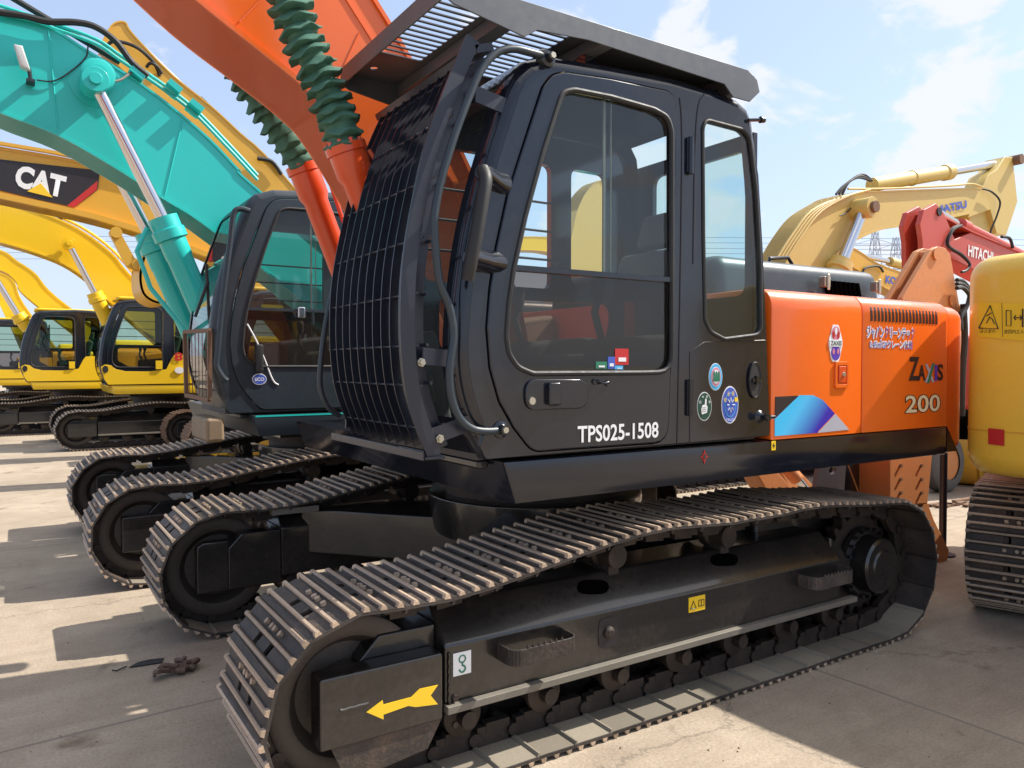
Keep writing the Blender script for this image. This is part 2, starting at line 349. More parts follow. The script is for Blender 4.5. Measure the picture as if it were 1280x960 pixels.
def thing(name,label,cat,loc=(0,0,0),rz=0,group=None):
    o=bpy.data.objects.new(name,None); o.empty_display_size=0.3; COL.objects.link(o); o.location=loc; o.rotation_euler=(0,0,rz)
    RW[o.name]=Matrix.Translation(Vector(loc))@Matrix.Rotation(rz,4,'Z'); return tag(o,label,cat,group)
def single(name,mb,mats,label,cat,loc=None,group=None,kind=None,bevel=0,ang=35):
    if loc is None:
        xs=[v[0] for v in mb.v]; ys=[v[1] for v in mb.v]; zs=[v[2] for v in mb.v]; loc=((min(xs)+max(xs))/2,(min(ys)+max(ys))/2,min(zs))
    m2=MB(); m2.merge(mb,Matrix.Translation(-Vector(loc)))
    o=part(name,m2,mats,None,bevel=bevel,ang=ang); o.location=loc; return tag(o,label,cat,group,kind)
def curve_mesh(cu):
    o=bpy.data.objects.new('tmp',cu); COL.objects.link(o); me=bpy.data.meshes.new_from_object(o)
    bpy.data.objects.remove(o); bpy.data.curves.remove(cu); return me
def plate(outer, holes, a0, a1, axis='y', bev=0.0):
    """flat plate with real openings -> MB"""
    cu=bpy.data.curves.new('c','CURVE'); cu.dimensions='2D'; cu.fill_mode='BOTH'
    for P in [outer]+list(holes):
        sp=cu.splines.new('POLY'); sp.points.add(len(P)-1)
        for i,p in enumerate(P): sp.points[i].co=(p[0],p[1],0,1)
        sp.use_cyclic_u=True
    th=(a1-a0)/2; cu.extrude=max(th-bev,0.0001)
    if bev>0: cu.bevel_depth=bev; cu.bevel_resolution=2; cu.offset=-bev
    me=curve_mesh(cu); mid=(a0+a1)/2; g=AX[axis]; mb=MB()
    mb.add([g(v.co.x,v.co.y,mid+v.co.z) for v in me.vertices],[tuple(p.vertices) for p in me.polygons]); bpy.data.meshes.remove(me); return mb
def text(body, p, w, h, parent, mat, name='lettering', world=True, depth=0.0015, rot=0.0, shear=0.0, axis='y', flip=False, bold=0.0, rz=0.0, label=None):
    """text in a vertical plane facing -Y (local); p = lower-left corner, w x h box"""
    cu=bpy.data.curves.new('t','FONT'); cu.body=body; cu.size=1; cu.extrude=0.0; cu.shear=shear; cu.offset=bold; cu.resolution_u=3
    me=curve_mesh(cu); xs=[v.co.x for v in me.vertices]; ys=[v.co.y for v in me.vertices]
    if not xs: return None
    x0,x1,y0,y1=min(xs),max(xs),min(ys),max(ys); mb=MB(); c,s=math.cos(rot),math.sin(rot); cz,sz=math.cos(rz),math.sin(rz)
    vs=[]
    for v in me.vertices:
        a=(v.co.x-x0)/(x1-x0)*w; b=(v.co.y-y0)/max(1e-6,(y1-y0))*h
        a,b=a*c-b*s,a*s+b*c
        vs.append((p[0]+a*cz,p[1]+a*sz,p[2]+b))
    mb.add(vs,[tuple(q.vertices) for q in me.polygons]); bpy.data.meshes.remove(me)
    o=part(name,mb,mat,parent,world=world)
    return o
def disc(c, rx, rz, y0, y1, n=28, mb=None, mi=0):
    mb=mb or MB(); return mb.prism([(c[0]+rx*math.cos(2*PI*i/n),c[1]+rz*math.sin(2*PI*i/n)) for i in range(n)],y0,y1,'y',mi)

# ------------------------------------------------------------------ crawler tracks
def track_path(x0,x1,rf,rr,top):
    """closed outer path, sampled; front circle left, rear circle right; top = list of (x,z)"""
    pts=[]
    cf=(x0+rf,rf); cr=(x1-rr,rr)
    nb=40
    for i in range(nb+1): pts.append((cf[0]+(cr[0]-cf[0])*i/nb,0.0))
    for i in range(1,24): a=-PI/2+PI*i/24; pts.append((cr[0]+rr*math.cos(a),cr[1]+rr*math.sin(a)))
    tp=[(cr[0],2*rr)]+[t for t in reversed(top)]+[(cf[0],2*rf)]
    pts += smooth(tp,8)
    for i in range(1,24): a=PI/2+PI*i/24; pts.append((cf[0]+rf*math.cos(a),cf[1]+rf*math.sin(a)))
    return pts
def sample_closed(pts,n,phase=0.0):
    P=[Vector(p) for p in pts]; P.append(P[0]); L=[0]
    for i in range(len(P)-1): L.append(L[-1]+(P[i+1]-P[i]).length)
    T=L[-1]; out=[]
    def at(s):
        s%=T; j=0
        lo,hi=0,len(L)-2
        while lo<hi:
            m=(lo+hi+1)//2
            if L[m]<=s: lo=m
            else: hi=m-1
        j=lo; t=(s-L[j])/max(1e-9,L[j+1]-L[j]); return P[j].lerp(P[j+1],t)
    pitch=T/n
    for k in range(n):
        s=(k+phase)*pitch; a=at(s-pitch*0.5); b=at(s+pitch*0.5); out.append((a,b))
    return out,pitch
def shoe_mb(pitch,w,detail=True,dusty=False):
    """local: x along travel (0 centre), y width 0..w, z outward is -z (outer side down); plate inner surface at z=+0.035"""
    mb=MB(); h=pitch/2+0.006
    gx=[-pitch*0.36,-pitch*0.02,pitch*0.32]; t0=0.006; ph=0.032; pth=0.013
    # plate cells
    ys=[0,w*0.345,w*0.415,w*0.585,w*0.655,w]
    xs=[-h,gx[0],gx[1],gx[2],h]
    for i in range(4):
        for j in range(5):
            if detail and i==2 and j in (1,3): continue
            mb.box(xs[i],xs[i+1],ys[j],ys[j+1],ph-pth,ph)
    if dusty: mb.box(-h+0.012,h-0.014,0.004,w*0.33,ph,ph+0.002,2); mb.box(-h+0.012,h-0.014,w*0.67,w-0.004,ph,ph+0.002,2)
    mb.prism([(h-0.014,ph-0.002),(h-0.002,ph-0.002),(h+0.004,ph+0.014),(h-0.003,ph+0.014)],0.002,w*0.33,'y',2 if dusty else 0)
    mb.prism([(h-0.014,ph-0.002),(h-0.002,ph-0.002),(h+0.004,ph+0.014),(h-0.003,ph+0.014)],w*0.67,w-0.002,'y',2 if dusty else 0)
    for k,g in enumerate(gx):
        gh=0.0 if k==0 else 0.003
        # tapered grouser, dark flanks and worn tip
        a=0.0125; b=0.0075
        prof=[(g-a,ph-pth),(g+a,ph-pth),(g+b,0.006+gh),(g-b,0.006+gh)]
        mb.prism(prof,0,w,'y',0)
        tip=[(g-b-0.001,0.008+gh),(g+b+0.001,0.008+gh),(g+b-0.002,gh),(g-b+0.002,gh)]
        mb.prism(tip,0.001,w-0.001,'y',1)
        # worn ends
        mb.prism([(g-a-.001,ph-pth+.001),(g+a+.001,ph-pth+.001),(g+b+.001,gh+.003),(g-b-.001,gh+.003)],-0.001,0.022,'y',1)
        mb.prism([(g-a-.001,ph-pth+.001),(g+a+.001,ph-pth+.001),(g+b+.001,gh+.003),(g-b-.001,gh+.003)],w-0.022,w+0.001,'y',1)
    if detail:
        for yy in (w*0.36,w*0.47,w*0.53,w*0.64):
            mb.lathe((gx[0]+pitch*0.17,yy,ph-pth),(gx[0]+pitch*0.17,yy,ph-pth-0.014),[(0,0.013),(1,0.012)],6,1)
    return mb
def make_track(root, x0,x1,y0,w,rf,rr,top,n=48,shoes=True,shoemats=None,phase=0.0, frontdrop=0):
    path=track_path(x0,x1,rf,rr,top); sm,pitch=sample_closed(path,n,phase); yc=y0+w/2
    shoemats=[*(shoemats or [STEEL,TIP]),DUST]
    ch=MB()
    for a,b in sm:
        m=(a+b)/2; t=(b-a).normalized(); nrm=Vector((-t.y,t.x))   # inward normal (path is ccw)
        T=Vector((t.x,0,t.y)); Nn=Vector((nrm.x,0,nrm.y)); M=Vector((m.x,0,m.y))
        for sy in (-0.085,0.085):
            c=M+Nn*0.075+Vector((0,yc+sy,0))
            ch.obox(c,T*(pitch*0.40),Vector((0,0.018,0)),Nn*0.040)
            c2=M+Nn*0.105+T*(pitch*0.12)+Vector((0,yc+sy,0))
            ch.obox(c2,T*(pitch*0.30),Vector((0,0.020,0)),Nn*0.022)
        pc=M+Nn*0.075+T*(pitch*0.5)+Vector((0,yc,0))
        ch.cyl(pc-Vector((0,0.118,0)),pc+Vector((0,0.118,0)),0.027,10)
    if not shoes:
        smb=shoe_mb(pitch,w,False)
        full=MB()
        for a,b in sm:
            m=(a+b)/2; t=(b-a).normalized(); ang=math.atan2(t.y,t.x)
            full.merge(smb,Matrix.Translation((m.x,y0,m.y))@Matrix.Rotation(-ang,4,'Y'))
        o=part('crawler_track',full,shoemats,root); part('track_chain',ch,CHAIN,o); return o
    o=part('crawler_track',ch,CHAIN,root)
    me=None; med=None; part_=None
    for k,(a,b) in enumerate(sm):
        m=(a+b)/2; t=(b-a).normalized(); ang=math.atan2(t.y,t.x)
        dusty=m.y<0.06
        if (med if dusty else me) is None:
            so=part('track_shoe',shoe_mb(pitch,w,True,dusty),shoemats,o)
            if dusty: med=so.data
            else: me=so.data
        else:
            so=bpy.data.objects.new('track_shoe',med if dusty else me); link(so,o)
        so.location=(m.x,y0,m.y); so.rotation_euler=(random.uniform(-.006,.006),-ang+random.uniform(-.022,.022),random.uniform(-.006,.006))
    return o
def wheel_ring(mb,c,r,y0,y1,n=40,rim=0.03,mi=0):
    mb.lathe((c[0],y0,c[1]),(c[0],y1,c[1]),[(0.05,0.04),(0.05,0.10),(0.28,0.12),(0.30,r-0.115),(0.02,r-0.075),(0,r-0.06),(0.0,r-0.012),(0.03,r),(0.18,r),(0.24,r-rim),(0.76,r-rim),(0.82,r),(0.97,r),(1,r-0.012),(1,r-0.06),(0.98,r-0.075),(0.70,r-0.115),(0.72,0.12),(0.95,0.10),(0.95,0.04)],n,mi)
def track_frame(root, x0,x1,y0,w,rf,rr,outer=-1,fmat=None,det=True):
    """side frame with idler, sprocket, rollers. outer=-1: outside faces -Y"""
    fmat=fmat or FRAMEB; yc=y0+w/2; s=outer
    cf=(x0+rf,rf); cr=(x1-rr,rr)
    def Y(a): return yc+s*a          # a>0 towards the outside
    fx0=x0+0.74; fx1=x1-0.86
    # closed channel section with sloped top
    prof=[(Y(0.205),0.30),(Y(0.205),0.53),(Y(0.07),0.665),(Y(-0.16),0.665),(Y(-0.215),0.60),(Y(-0.215),0.30)]
    mb=MB(); mb.prism(prof,fx0,fx1,'x')
    # rear shroud towards the sprocket, tapered
    mb.prism([(fx1,0.33),(fx1+0.16,0.36),(fx1+0.20,0.45),(fx1+0.10,0.58),(fx1,0.64)],min(Y(0.14),Y(-0.2)),max(Y(0.14),Y(-0.2)),'y')
    fr=part('track_frame',mb,fmat,root,bevel=0.012)
    a,b=sorted((Y(-0.10),Y(-0.28)))
    part('gap_shade_block',MB().rprism(fillet([(fx1-0.35,0.40),(fx1+0.62,0.36),(fx1+0.62,0.66),(fx1+0.30,0.80),(fx1-0.35,0.76)],0.04),a,b,'y',0.02),fmat,fr)  # dark block added to stand in for shade in the gap under the top run
    # idler yoke box
    mb=MB(); a,b=sorted((Y(0.232),Y(0.13)))
    mb.prism([(x0+0.235,0.262),(x0+0.235,0.520),(fx0-0.02,0.520),(fx0-0.02,0.262)],a,b,'y')
    a,b=sorted((Y(0.13),Y(-0.225)))
    mb.prism([(x0+0.42,0.262),(x0+0.42,0.516),(x0+0.50,0.60),(fx0,0.60),(fx0,0.262)],a,b,'y')
    a,b=sorted((Y(-0.16),Y(-0.225)))
    mb.prism([(x0+0.24,0.262),(x0+0.24,0.545),(x0+0.28,0.565),(x0+0.425,0.565),(x0+0.425,0.262)],a,b,'y')
    part('idler_yoke',mb,fmat,fr,bevel=0.01)
    mb=MB(); a,b=sorted((Y(0.235),Y(0.195)))
    mb.prism([(fx0+0.0,0.272),(fx1+0.12,0.272),(fx1+0.12,0.302),(fx0,0.302)],a,b,'y')
    part('edge_rail',mb,LSTEEL,fr,bevel=0.003)
    mb=MB(); wheel_ring(mb,cf,rf-0.088,yc-0.12,yc+0.12,56,0.030)
    mb.cyl((cf[0],yc-0.16,cf[1]),(cf[0],yc+0.16,cf[1]),0.085,24)
    part('idler_wheel',mb,IDLM,fr)
    # sprocket
    mb=MB(); r=rr-0.14; n=21; pol=[]
    for i in range(n):
        a=2*PI*i/n
        for da,q in ((-0.32,0.0),(-0.12,0.045),(0.12,0.045),(0.32,0.0)): 
            aa=a+da*2*PI/n; pol.append((cr[0]+(r+q)*math.cos(aa),cr[1]+(r+q)*math.sin(aa)))
    mb.prism(pol,yc-0.03,yc+0.03,'y')
    part('sprocket',mb,CHAIN,fr)
    mb=MB(); mb.lathe((cr[0],Y(-0.1),cr[1]),(cr[0],Y(0.20),cr[1]),[(0,0.20),(0.45,0.20),(0.5,0.215),(0.60,0.215),(0.62,0.175),(0.93,0.165),(0.97,0.15),(0.97,0.10),(1,0.09)],32)
    for i in range(20):
        a=2*PI*i/20; mb.cyl((cr[0]+0.205*math.cos(a),Y(0.085),cr[1]+0.205*math.sin(a)),(cr[0]+0.205*math.cos(a),Y(0.11),cr[1]+0.205*math.sin(a)),0.012,6)
    part('final_drive',mb,FRAMEB,fr)
    nr=7
    for i in range(nr):
        x=fx0+0.12+(fx1-fx0-0.1)*i/(nr-1); mb=MB()
        mb.lathe((x,yc-0.145,0.205),(x,yc+0.145,0.205),[(0,0.05),(0.04,0.085),(0.14,0.085),(0.18,0.075),(0.36,0.07),(0.64,0.07),(0.82,0.075),(0.86,0.085),(0.96,0.085),(1,0.05)],20)
        mb.cyl((x,yc-0.19,0.205),(x,yc+0.19,0.205),0.035,12)
        part('track_roller',mb,CHAIN,fr)
    for x in (fx0+0.95,fx0+1.70):
        mb=MB(); mb.lathe((x,yc-0.12,0.735),(x,yc+0.19,0.735),[(0,0.055),(0.3,0.055),(0.34,0.07),(0.5,0.07),(0.55,0.05),(0.9,0.05),(0.95,0.06),(1,0.04)],18)
        mb.obox((x,yc-0.03,0.69),(0.03,0,0),(0,0.06,0),(0,0,0.05))
        part('carrier_roller',mb,CHAIN,fr)
    return fr
TOPN=[(1.30,0.765),(1.55,0.785),(2.05,0.865),(2.45,0.905),(2.85,0.885),(3.25,0.885),(3.6,0.895),(4.0,0.86)]
def undercarriage(root, shoes=True, dx=0.0, shoemats=None, fmat=None, rf=0.388, rr=0.42, n=48, top=None, half=2.06, onlyfar=False):
    tp=[(x-2.70,z) for x,z in (top or TOPN)]
    for side in (-1,1):
        y0=-1.4 if side<0 else 0.8
        if onlyfar and side<0: pass
        make_track(root,-half+dx,half+dx,y0,0.6,rf,rr,[(x+dx,z) for x,z in tp],n,shoes,shoemats,phase=random.random())
        fr=track_frame(root,-half+dx,half+dx,y0,0.6,rf,rr,side,fmat)
    # X frame
    mb=MB()
    mb.lathe((0,0,0.62),(0,0,0.86),[(0,0.62),(0.7,0.66),(1,0.66)],40)
    for sx in (-1,1):
        for sy in (-1,1):
            p=[(0.35*sx,0.05*sy),(0.62*sx,0.30*sy),(1.18*sx,0.93*sy),(0.62*sx,0.93*sy),(0.1*sx,0.55*sy)]
            mb.prism(p,0.42,0.70,'z')
    part('centre_frame',mb,FRAMEB if fmat is None else fmat,root,bevel=0.012)
    mb=MB(); mb.lathe((0,0,0.86),(0,0,1.07),[(0,0.56),(0.25,0.56),(0.26,0.62),(0.6,0.62),(0.62,0.55),(1,0.55)],48)
    part('slew_ring',mb,CHAIN,root)

# ------------------------------------------------------------------ world, sun, ground
SUN=Vector((-0.91,0.22,-1.0)).normalized()
sd=bpy.data.lights.new('sun','SUN'); so=bpy.data.objects.new('sun',sd); COL.objects.link(so)
so.rotation_euler=SUN.to_track_quat('-Z','Y').to_euler(); sd.energy=4.0; sd.angle=R_(0.53); sd.color=(1.0,0.95,0.87); so.location=(10,-4,20)
CLOFF=(0.3,0.1,0.2)
w=bpy.data.worlds.new('World'); S.world=w; w.use_nodes=True; t=w.node_tree; N=t.nodes; L=t.links
bg=N['Background']; sky=N.new('ShaderNodeTexSky'); sky.sky_type='NISHITA'; sky.sun_disc=False
to=-SUN; sky.sun_elevation=math.asin(to.z); sky.sun_rotation=math.atan2(to.x,to.y)
sky.air_density=1.0; sky.dust_density=1.2; sky.ozone_density=2.2; sky.altitude=50
tc=N.new('ShaderNodeTexCoord'); sp=N.new('ShaderNodeSeparateXYZ'); L.new(tc.outputs['Generated'],sp.inputs[0])
mpc=N.new('ShaderNodeMapping'); mpc.inputs['Scale'].default_value=(1,1,1.7); mpc.inputs['Location'].default_value=CLOFF; L.new(tc.outputs['Generated'],mpc.inputs[0])
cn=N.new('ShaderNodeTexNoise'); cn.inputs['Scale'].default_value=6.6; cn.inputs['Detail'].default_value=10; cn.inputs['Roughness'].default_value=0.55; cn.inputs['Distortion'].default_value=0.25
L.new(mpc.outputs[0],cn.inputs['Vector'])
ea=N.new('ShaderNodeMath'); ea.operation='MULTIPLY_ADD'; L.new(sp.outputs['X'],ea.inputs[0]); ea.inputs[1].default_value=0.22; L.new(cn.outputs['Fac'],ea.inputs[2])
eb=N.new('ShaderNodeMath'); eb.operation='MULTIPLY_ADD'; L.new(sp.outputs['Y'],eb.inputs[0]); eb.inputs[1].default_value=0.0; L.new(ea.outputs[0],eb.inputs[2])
ez=N.new('ShaderNodeMapRange'); L.new(sp.outputs['Z'],ez.inputs[0]); ez.inputs[1].default_value=0.48; ez.inputs[2].default_value=0.72; ez.inputs[3].default_value=0; ez.inputs[4].default_value=0.16  # extra cloud cover added overhead, out of view, for more fill light
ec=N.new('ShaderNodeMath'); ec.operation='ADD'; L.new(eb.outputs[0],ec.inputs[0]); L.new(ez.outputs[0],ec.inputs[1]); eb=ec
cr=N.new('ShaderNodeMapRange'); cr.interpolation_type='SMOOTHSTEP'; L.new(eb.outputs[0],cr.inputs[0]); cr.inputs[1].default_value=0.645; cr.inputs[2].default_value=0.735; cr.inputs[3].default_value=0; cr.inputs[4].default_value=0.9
mxc=N.new('ShaderNodeMix'); mxc.data_type='RGBA'; L.new(cr.outputs[0],mxc.inputs[0])
hz=N.new('ShaderNodeMix'); hz.data_type='RGBA'; 
hf=N.new('ShaderNodeMapRange'); L.new(sp.outputs['Z'],hf.inputs[0]); hf.inputs[1].default_value=0.0; hf.inputs[2].default_value=0.30; hf.inputs[3].default_value=0.85; hf.inputs[4].default_value=0.55; L.new(hf.outputs[0],hz.inputs[0])
hc=N.new('ShaderNodeMix'); hc.data_type='RGBA'; L.new(hf.outputs[0],hc.inputs[0]); hc.inputs[6].default_value=(1.9,2.5,3.7,1); hc.inputs[7].default_value=(3.1,3.35,4.0,1); L.new(hc.outputs[2],hz.inputs[7]); L.new(sky.outputs[0],hz.inputs[6]); hz.inputs[7].default_value=(2.35,2.75,3.9,1)
L.new(hz.outputs[2],mxc.inputs[6]); 
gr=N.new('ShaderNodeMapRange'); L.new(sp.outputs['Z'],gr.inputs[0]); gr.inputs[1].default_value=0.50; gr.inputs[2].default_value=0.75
cm=N.new('ShaderNodeMix'); cm.data_type='RGBA'; L.new(gr.outputs[0],cm.inputs[0]); cm.inputs[6].default_value=(3.75,3.85,4.15,1); cm.inputs[7].default_value=(8.5,8.1,7.4,1); L.new(cm.outputs[2],mxc.inputs[7])  # unseen overhead clouds made brighter than those in view, to lift the fill
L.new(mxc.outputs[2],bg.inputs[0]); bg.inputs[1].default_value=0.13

gm=MB(); gm.add([(-700,-700,0),(900,-700,0),(900,900,0),(-700,900,0)],[(0,1,2,3)])
g=part('ground',gm,concrete()); tag(g,'pale dusty concrete yard with joints and stains','ground',kind='structure')

# ------------------------------------------------------------------ hydraulic and boom helpers
def P3(px,py,y): return U(px,py,y)
def boom_mb(upper,lower,y0,y1,fl=0.018,th=0.02,n=6):
    """upper / lower (x,z) polylines running the same way"""
    u=smooth(upper,n); l=smooth(lower,n); mb=MB()
    mb.prism(u+l[::-1],y0+fl,y1-fl,'y'); s=1 if area2(u+l[::-1])>0 else -1
    mb.ribbon(u,y0,y1,th*s); mb.ribbon(l,y0,y1,-th*s); return mb
def ram(parent,eye,col,base,rr,rb,paintm,eyeax=Vector((0,1,0)),names=('cylinder_rod','hydraulic_cylinder')):
    """eye: rod eye point, col: where rod enters barrel, base: barrel end (world)"""
    eye,col,base=Vector(eye),Vector(col),Vector(base)
    b=MB(); L_=(base-col).length
    b.lathe(col,base,[(0,rr*1.25),(0.0,rb*1.16),(0.10/L_,rb*1.16),(0.11/L_,rb*1.30),(0.19/L_,rb*1.30),(0.20/L_,rb*1.06),(0.34/L_,rb*1.06),(0.36/L_,rb),(1,rb)],28)
    o=part(names[1],b,paintm,parent,world=True)
    r=MB(); r.cyl(eye,col,rr,24); part(names[0],r,CHROME,o,world=True)
    e=MB(); e.cyl(eye-eyeax*rb*1.1,eye+eyeax*rb*1.1,rr*1.9,24); e.cyl(eye-eyeax*rb*1.35,eye+eyeax*rb*1.35,rr*0.9,18)
    part('rod_eye',e,paintm,o,world=True,bevel=0.004)
    return o

# ------------------------------------------------------------------ cab (local frame of a machine: front -x, near side y=-1.35)
CY=2.58
def L2(px): return [(x-2.70,z) for x,z in XZ(px,CY)]
OUT=L2([(606,576),(589,535),(575,490),(569,440),(572,380),(582,300),(599,225),(622,150),(641,95),(660,72),(692,66),(760,77),(840,92),(900,110),(925,121),(938,133),(945,150),(951,220),(957,323),(961,425),(963,546)])
OUTS=fillet(smooth(OUT[:10],4)[:-1]+OUT[9:],0.02,2)
DOOR=L2([(664,566),(640,535),(622,503),(610,460),(606,410),(610,360),(618,308),(632,243),(656,169),(676,108),(688,92),(705,89),(760,97),(835,113),(843,121),(845,150),(842,300),(838,468),(835,554)])
WIN=L2([(701,116),(716,113),(762,122),(815,137),(833,147),(838,165),(838,300),(838,465),(800,466),(664,467),(645,459),(634,442),(631,420),(634,380),(640,338),(655,270),(677,190)])
WIN=fillet(WIN,0.09,4)
DOOR=fillet(DOOR,0.10,4)
SPL=L2([(640,338),(838,353)])
RWIN=L2([(878,158),(883,150),(928,162),(937,172),(945,240),(950,335),(951,418),(905,424),(888,415),(881,400),(879,300)])
RWIN=fillet(RWIN,0.06,4)
R0=0.060; YN=-1.35; YF=-0.37
def glass_pane(name,poly,y,mat,parent,th=0.005):
    return part(name,MB().prism(poly,y,y+th,'y'),mat,parent)
def rim(poly,y,r,closed=True):
    P=[(p[0],y,p[1]) for p in poly]; P.append(P[0]); P.append(P[1]); return MB().tube(P,r,8)
def cab(root,mat,gl=GLASS,gld=GLASSD,seatmat=SEATM,zfront=1.42,detail=True,dx=0.0,doormat=None,xs_=1.0,zs=1.0):
    sh=lambda P: [(x*xs_+dx,1.24+(z-1.24)*zs) for x,z in P]
    zz=lambda z: 1.24+(z-1.24)*zs
    out,door,win,rw,spl=map(sh,(OUTS,DOOR,WIN,RWIN,SPL)); n=len(out)
    k=5; rings=[]
    for j in range(k+1):
        th=PI/2*j/k; rings.append((inset(out,R0*(1-math.sin(th))),YN+R0*(1-math.cos(th))))
    rings.append((out,YN+R0+0.045)); rings.append((out,YF-R0-0.045))
    for j in range(k,-1,-1):
        th=PI/2*j/k; rings.append((inset(out,R0*(1-math.sin(th))),YF-R0*(1-math.cos(th))))
    mb=MB(); vs=[]; fs=[]
    xmid=0.5*(min(p[0] for p in out)+max(p[0] for p in out)); xr_=max(p[0] for p in out)
    fac=[0.12 if p[1]<1.32 else 0.34 if (p[0]>xr_-0.25 and p[1]<2.80*zs) else 1.0 for p in out]
    rings=[([tuple(Vector(o_)+(Vector(p_)-Vector(o_))*f_) for o_,p_,f_ in zip(out,P,fac)],a) for P,a in rings]
    for P,a in rings: vs+=[(p[0],a,p[1]) for p in P]
    mid=k+1
    for q in range(len(rings)-1):
        for i in range(n):
            a,b=out[i],out[(i+1)%n]
            if q==mid:
                zc=(a[1]+b[1])/2; xc=(a[0]+b[0])/2
                if xc<xmid and zc>zfront and zc<zz(2.78) and abs(a[1]-b[1])>1e-4 and xc<min(p[0] for p in out)+0.45: continue
                if xc>xmid and abs(a[0]-b[0])<abs(a[1]-b[1]) and zc>1.5: continue
            fs.append((q*n+i,q*n+(i+1)%n,(q+1)*n+(i+1)%n,(q+1)*n+i))
    mb.add(vs,fs)
    ins=[tuple(Vector(o_)+(Vector(p_)-Vector(o_))*f_) for o_,p_,f_ in zip(out,inset(out,R0-0.003),fac)]
    mb.merge(plate(ins,[door,rw],YN-0.001,YN+0.04,'y',0.0))
    # far side wall with its own windows
    x0=min(p[0] for p in out)
    fw1=fillet([(x0+0.33,zz(2.05)),(x0+0.42,zz(2.74)),(-0.17+dx,zz(2.74)),(-0.17+dx,zz(2.05))],0.05)
    fw2=fillet([(-0.03+dx,zz(2.08)),(-0.03+dx,zz(2.74)),(0.23+dx,zz(2.74)),(0.23+dx,zz(2.08))],0.05)
    fw3=fillet([(x0+0.62,zz(1.60)),(x0+0.42,zz(1.72)),(x0+0.42,zz(1.98)),(0.28+dx,zz(1.98)),(0.28+dx,zz(1.60))],0.06)
    mb.merge(plate(ins,[fw1,fw2,fw3],YF-0.04,YF+0.001,'y',0.0))
    # rear wall below and above the rear window, with pillar widths
    xr=max(p[0] for p in out)
    rp=plate([(YN+0.05,1.45),(YF-0.05,1.45),(YF-0.05,2.80),(YN+0.05,2.80)],[fillet([(YN+0.10,1.98),(YF-0.20,1.98),(YF-0.20,2.72),(YN+0.10,2.72)],0.06)],xr-0.085,xr-0.055,'x')
    mb.merge(rp)
    o=part('cab',mb,mat,root,ang=40)
    # side pillars on the far wall, bars
    bars=MB()
    for z in (2.22,2.38,2.54): bars.tube([(x0+0.3,YF+0.015,z),(-0.15+dx,YF+0.015,z)],0.007,6)
    part('window_bar',bars,mat,o)
    # door
    d=part('door',plate(inset(door,0.006),[win],YN-0.010,YN+0.03,'y',0.006),doormat or mat,root)
    part('door_seal',rim(win,YN-0.008,0.012),RUB,d)
    sp=MB(); sp.ribbon([spl[0],spl[1]],YN-0.012,YN+0.03,0.022); part('door_sash',sp,doormat or mat,d)
    # glass above and below the sash
    up=[p for p in win if p[1]>spl[0][1]-0.03+ (p[0]-spl[0][0])*(spl[1][1]-spl[0][1])/(spl[1][0]-spl[0][0])+0.02]
    # order: build from the full outline clipped
    def clip(P,keep_up):
        outp=[]; a,b=spl; f=lambda p:(p[1]-(a[1]+(p[0]-a[0])*(b[1]-a[1])/(b[0]-a[0])))*(1 if keep_up else -1)
        for i in range(len(P)):
            p,q=P[i-1],P[i]; fp,fq=f(p),f(q)
            if (fp>=0)!=(fq>=0): t=fp/(fp-fq); outp.append((p[0]+(q[0]-p[0])*t,p[1]+(q[1]-p[1])*t))
            if fq>=0: outp.append(q)
        return outp
    u=clip(win,True); l=clip(win,False)
    g1=glass_pane('window',u,YN+0.008,gl,d); g2=glass_pane('lower_window',l,YN+0.008,gld,d)
    if detail:
        xs=(u[0][0]+0); xm=spl[0][0]+(spl[1][0]-spl[0][0])*0.56
        part('sliding_rail',MB().box(xm-0.006,xm+0.006,YN+0.014,YN+0.022,2.0,2.81).box(xm+0.035,xm+0.04,YN+0.014,YN+0.020,2.0,2.80),LSTEEL,d)
        sl=[(p[0],YN-0.003,p[1]) for p in fillet([(l_[0],l_[1]) for l_ in [(spl[0][0]+0.10,1.54),(spl[0][0]+0.22,1.80),(spl[1][0]-0.04,1.86),(spl[1][0]-0.04,1.545)]],0.07)]
    part('rear_side_window',MB().prism(rw,YN+0.006,YN+0.011,'y'),gl,o); part('window_seal',rim(rw,YN-0.001,0.010),RUB,o)
    # windscreen
    fr=[p for p in out if p[0]<x0+0.47 and p[1]>zfront-0.03 and p[1]<zz(2.80)]; fr.sort(key=lambda p:p[1])
    part('windscreen',MB().ribbon([(p[0]+0.012,p[1]) for p in fr],YN+R0+0.05,YF-R0-0.05,0.004),gl,o)
    part('rear_window',MB().box(xr-0.075,xr-0.07,YN+0.09,YF-0.19,1.97,2.73),gl,o)
    # interior
    m=MB(); m.box(x0+0.12,xr-0.06,YN+0.05,YF-0.05,1.245,1.30)
    m.box(xr-0.42,xr-0.1,YN+0.10,YF-0.08,1.30,1.62); part('cab_floor',m,DARKIN,o)
    m=MB(); m.rprism(fillet([(0,0),(0.50,0.02),(0.52,0.14),(0.02,0.16)],0.05),-0.24,0.24,'y',0.04)
    back=MB(); back.rprism(fillet([(0.40,0.12),(0.52,0.10),(0.66,0.66),(0.62,0.72),(0.54,0.70)],0.04),-0.23,0.23,'y',0.05)
    hd=MB(); hd.rprism(fillet([(0.56,0.74),(0.66,0.72),(0.70,0.90),(0.62,0.92)],0.03),-0.12,0.12,'y',0.04)
    T=Matrix.Translation((xr-0.95,(YN+YF)/2,1.52)); m.merge(back).merge(hd); mm=MB(); mm.merge(m,T)
    st=part('seat',mm,seatmat,o)
    m=MB()
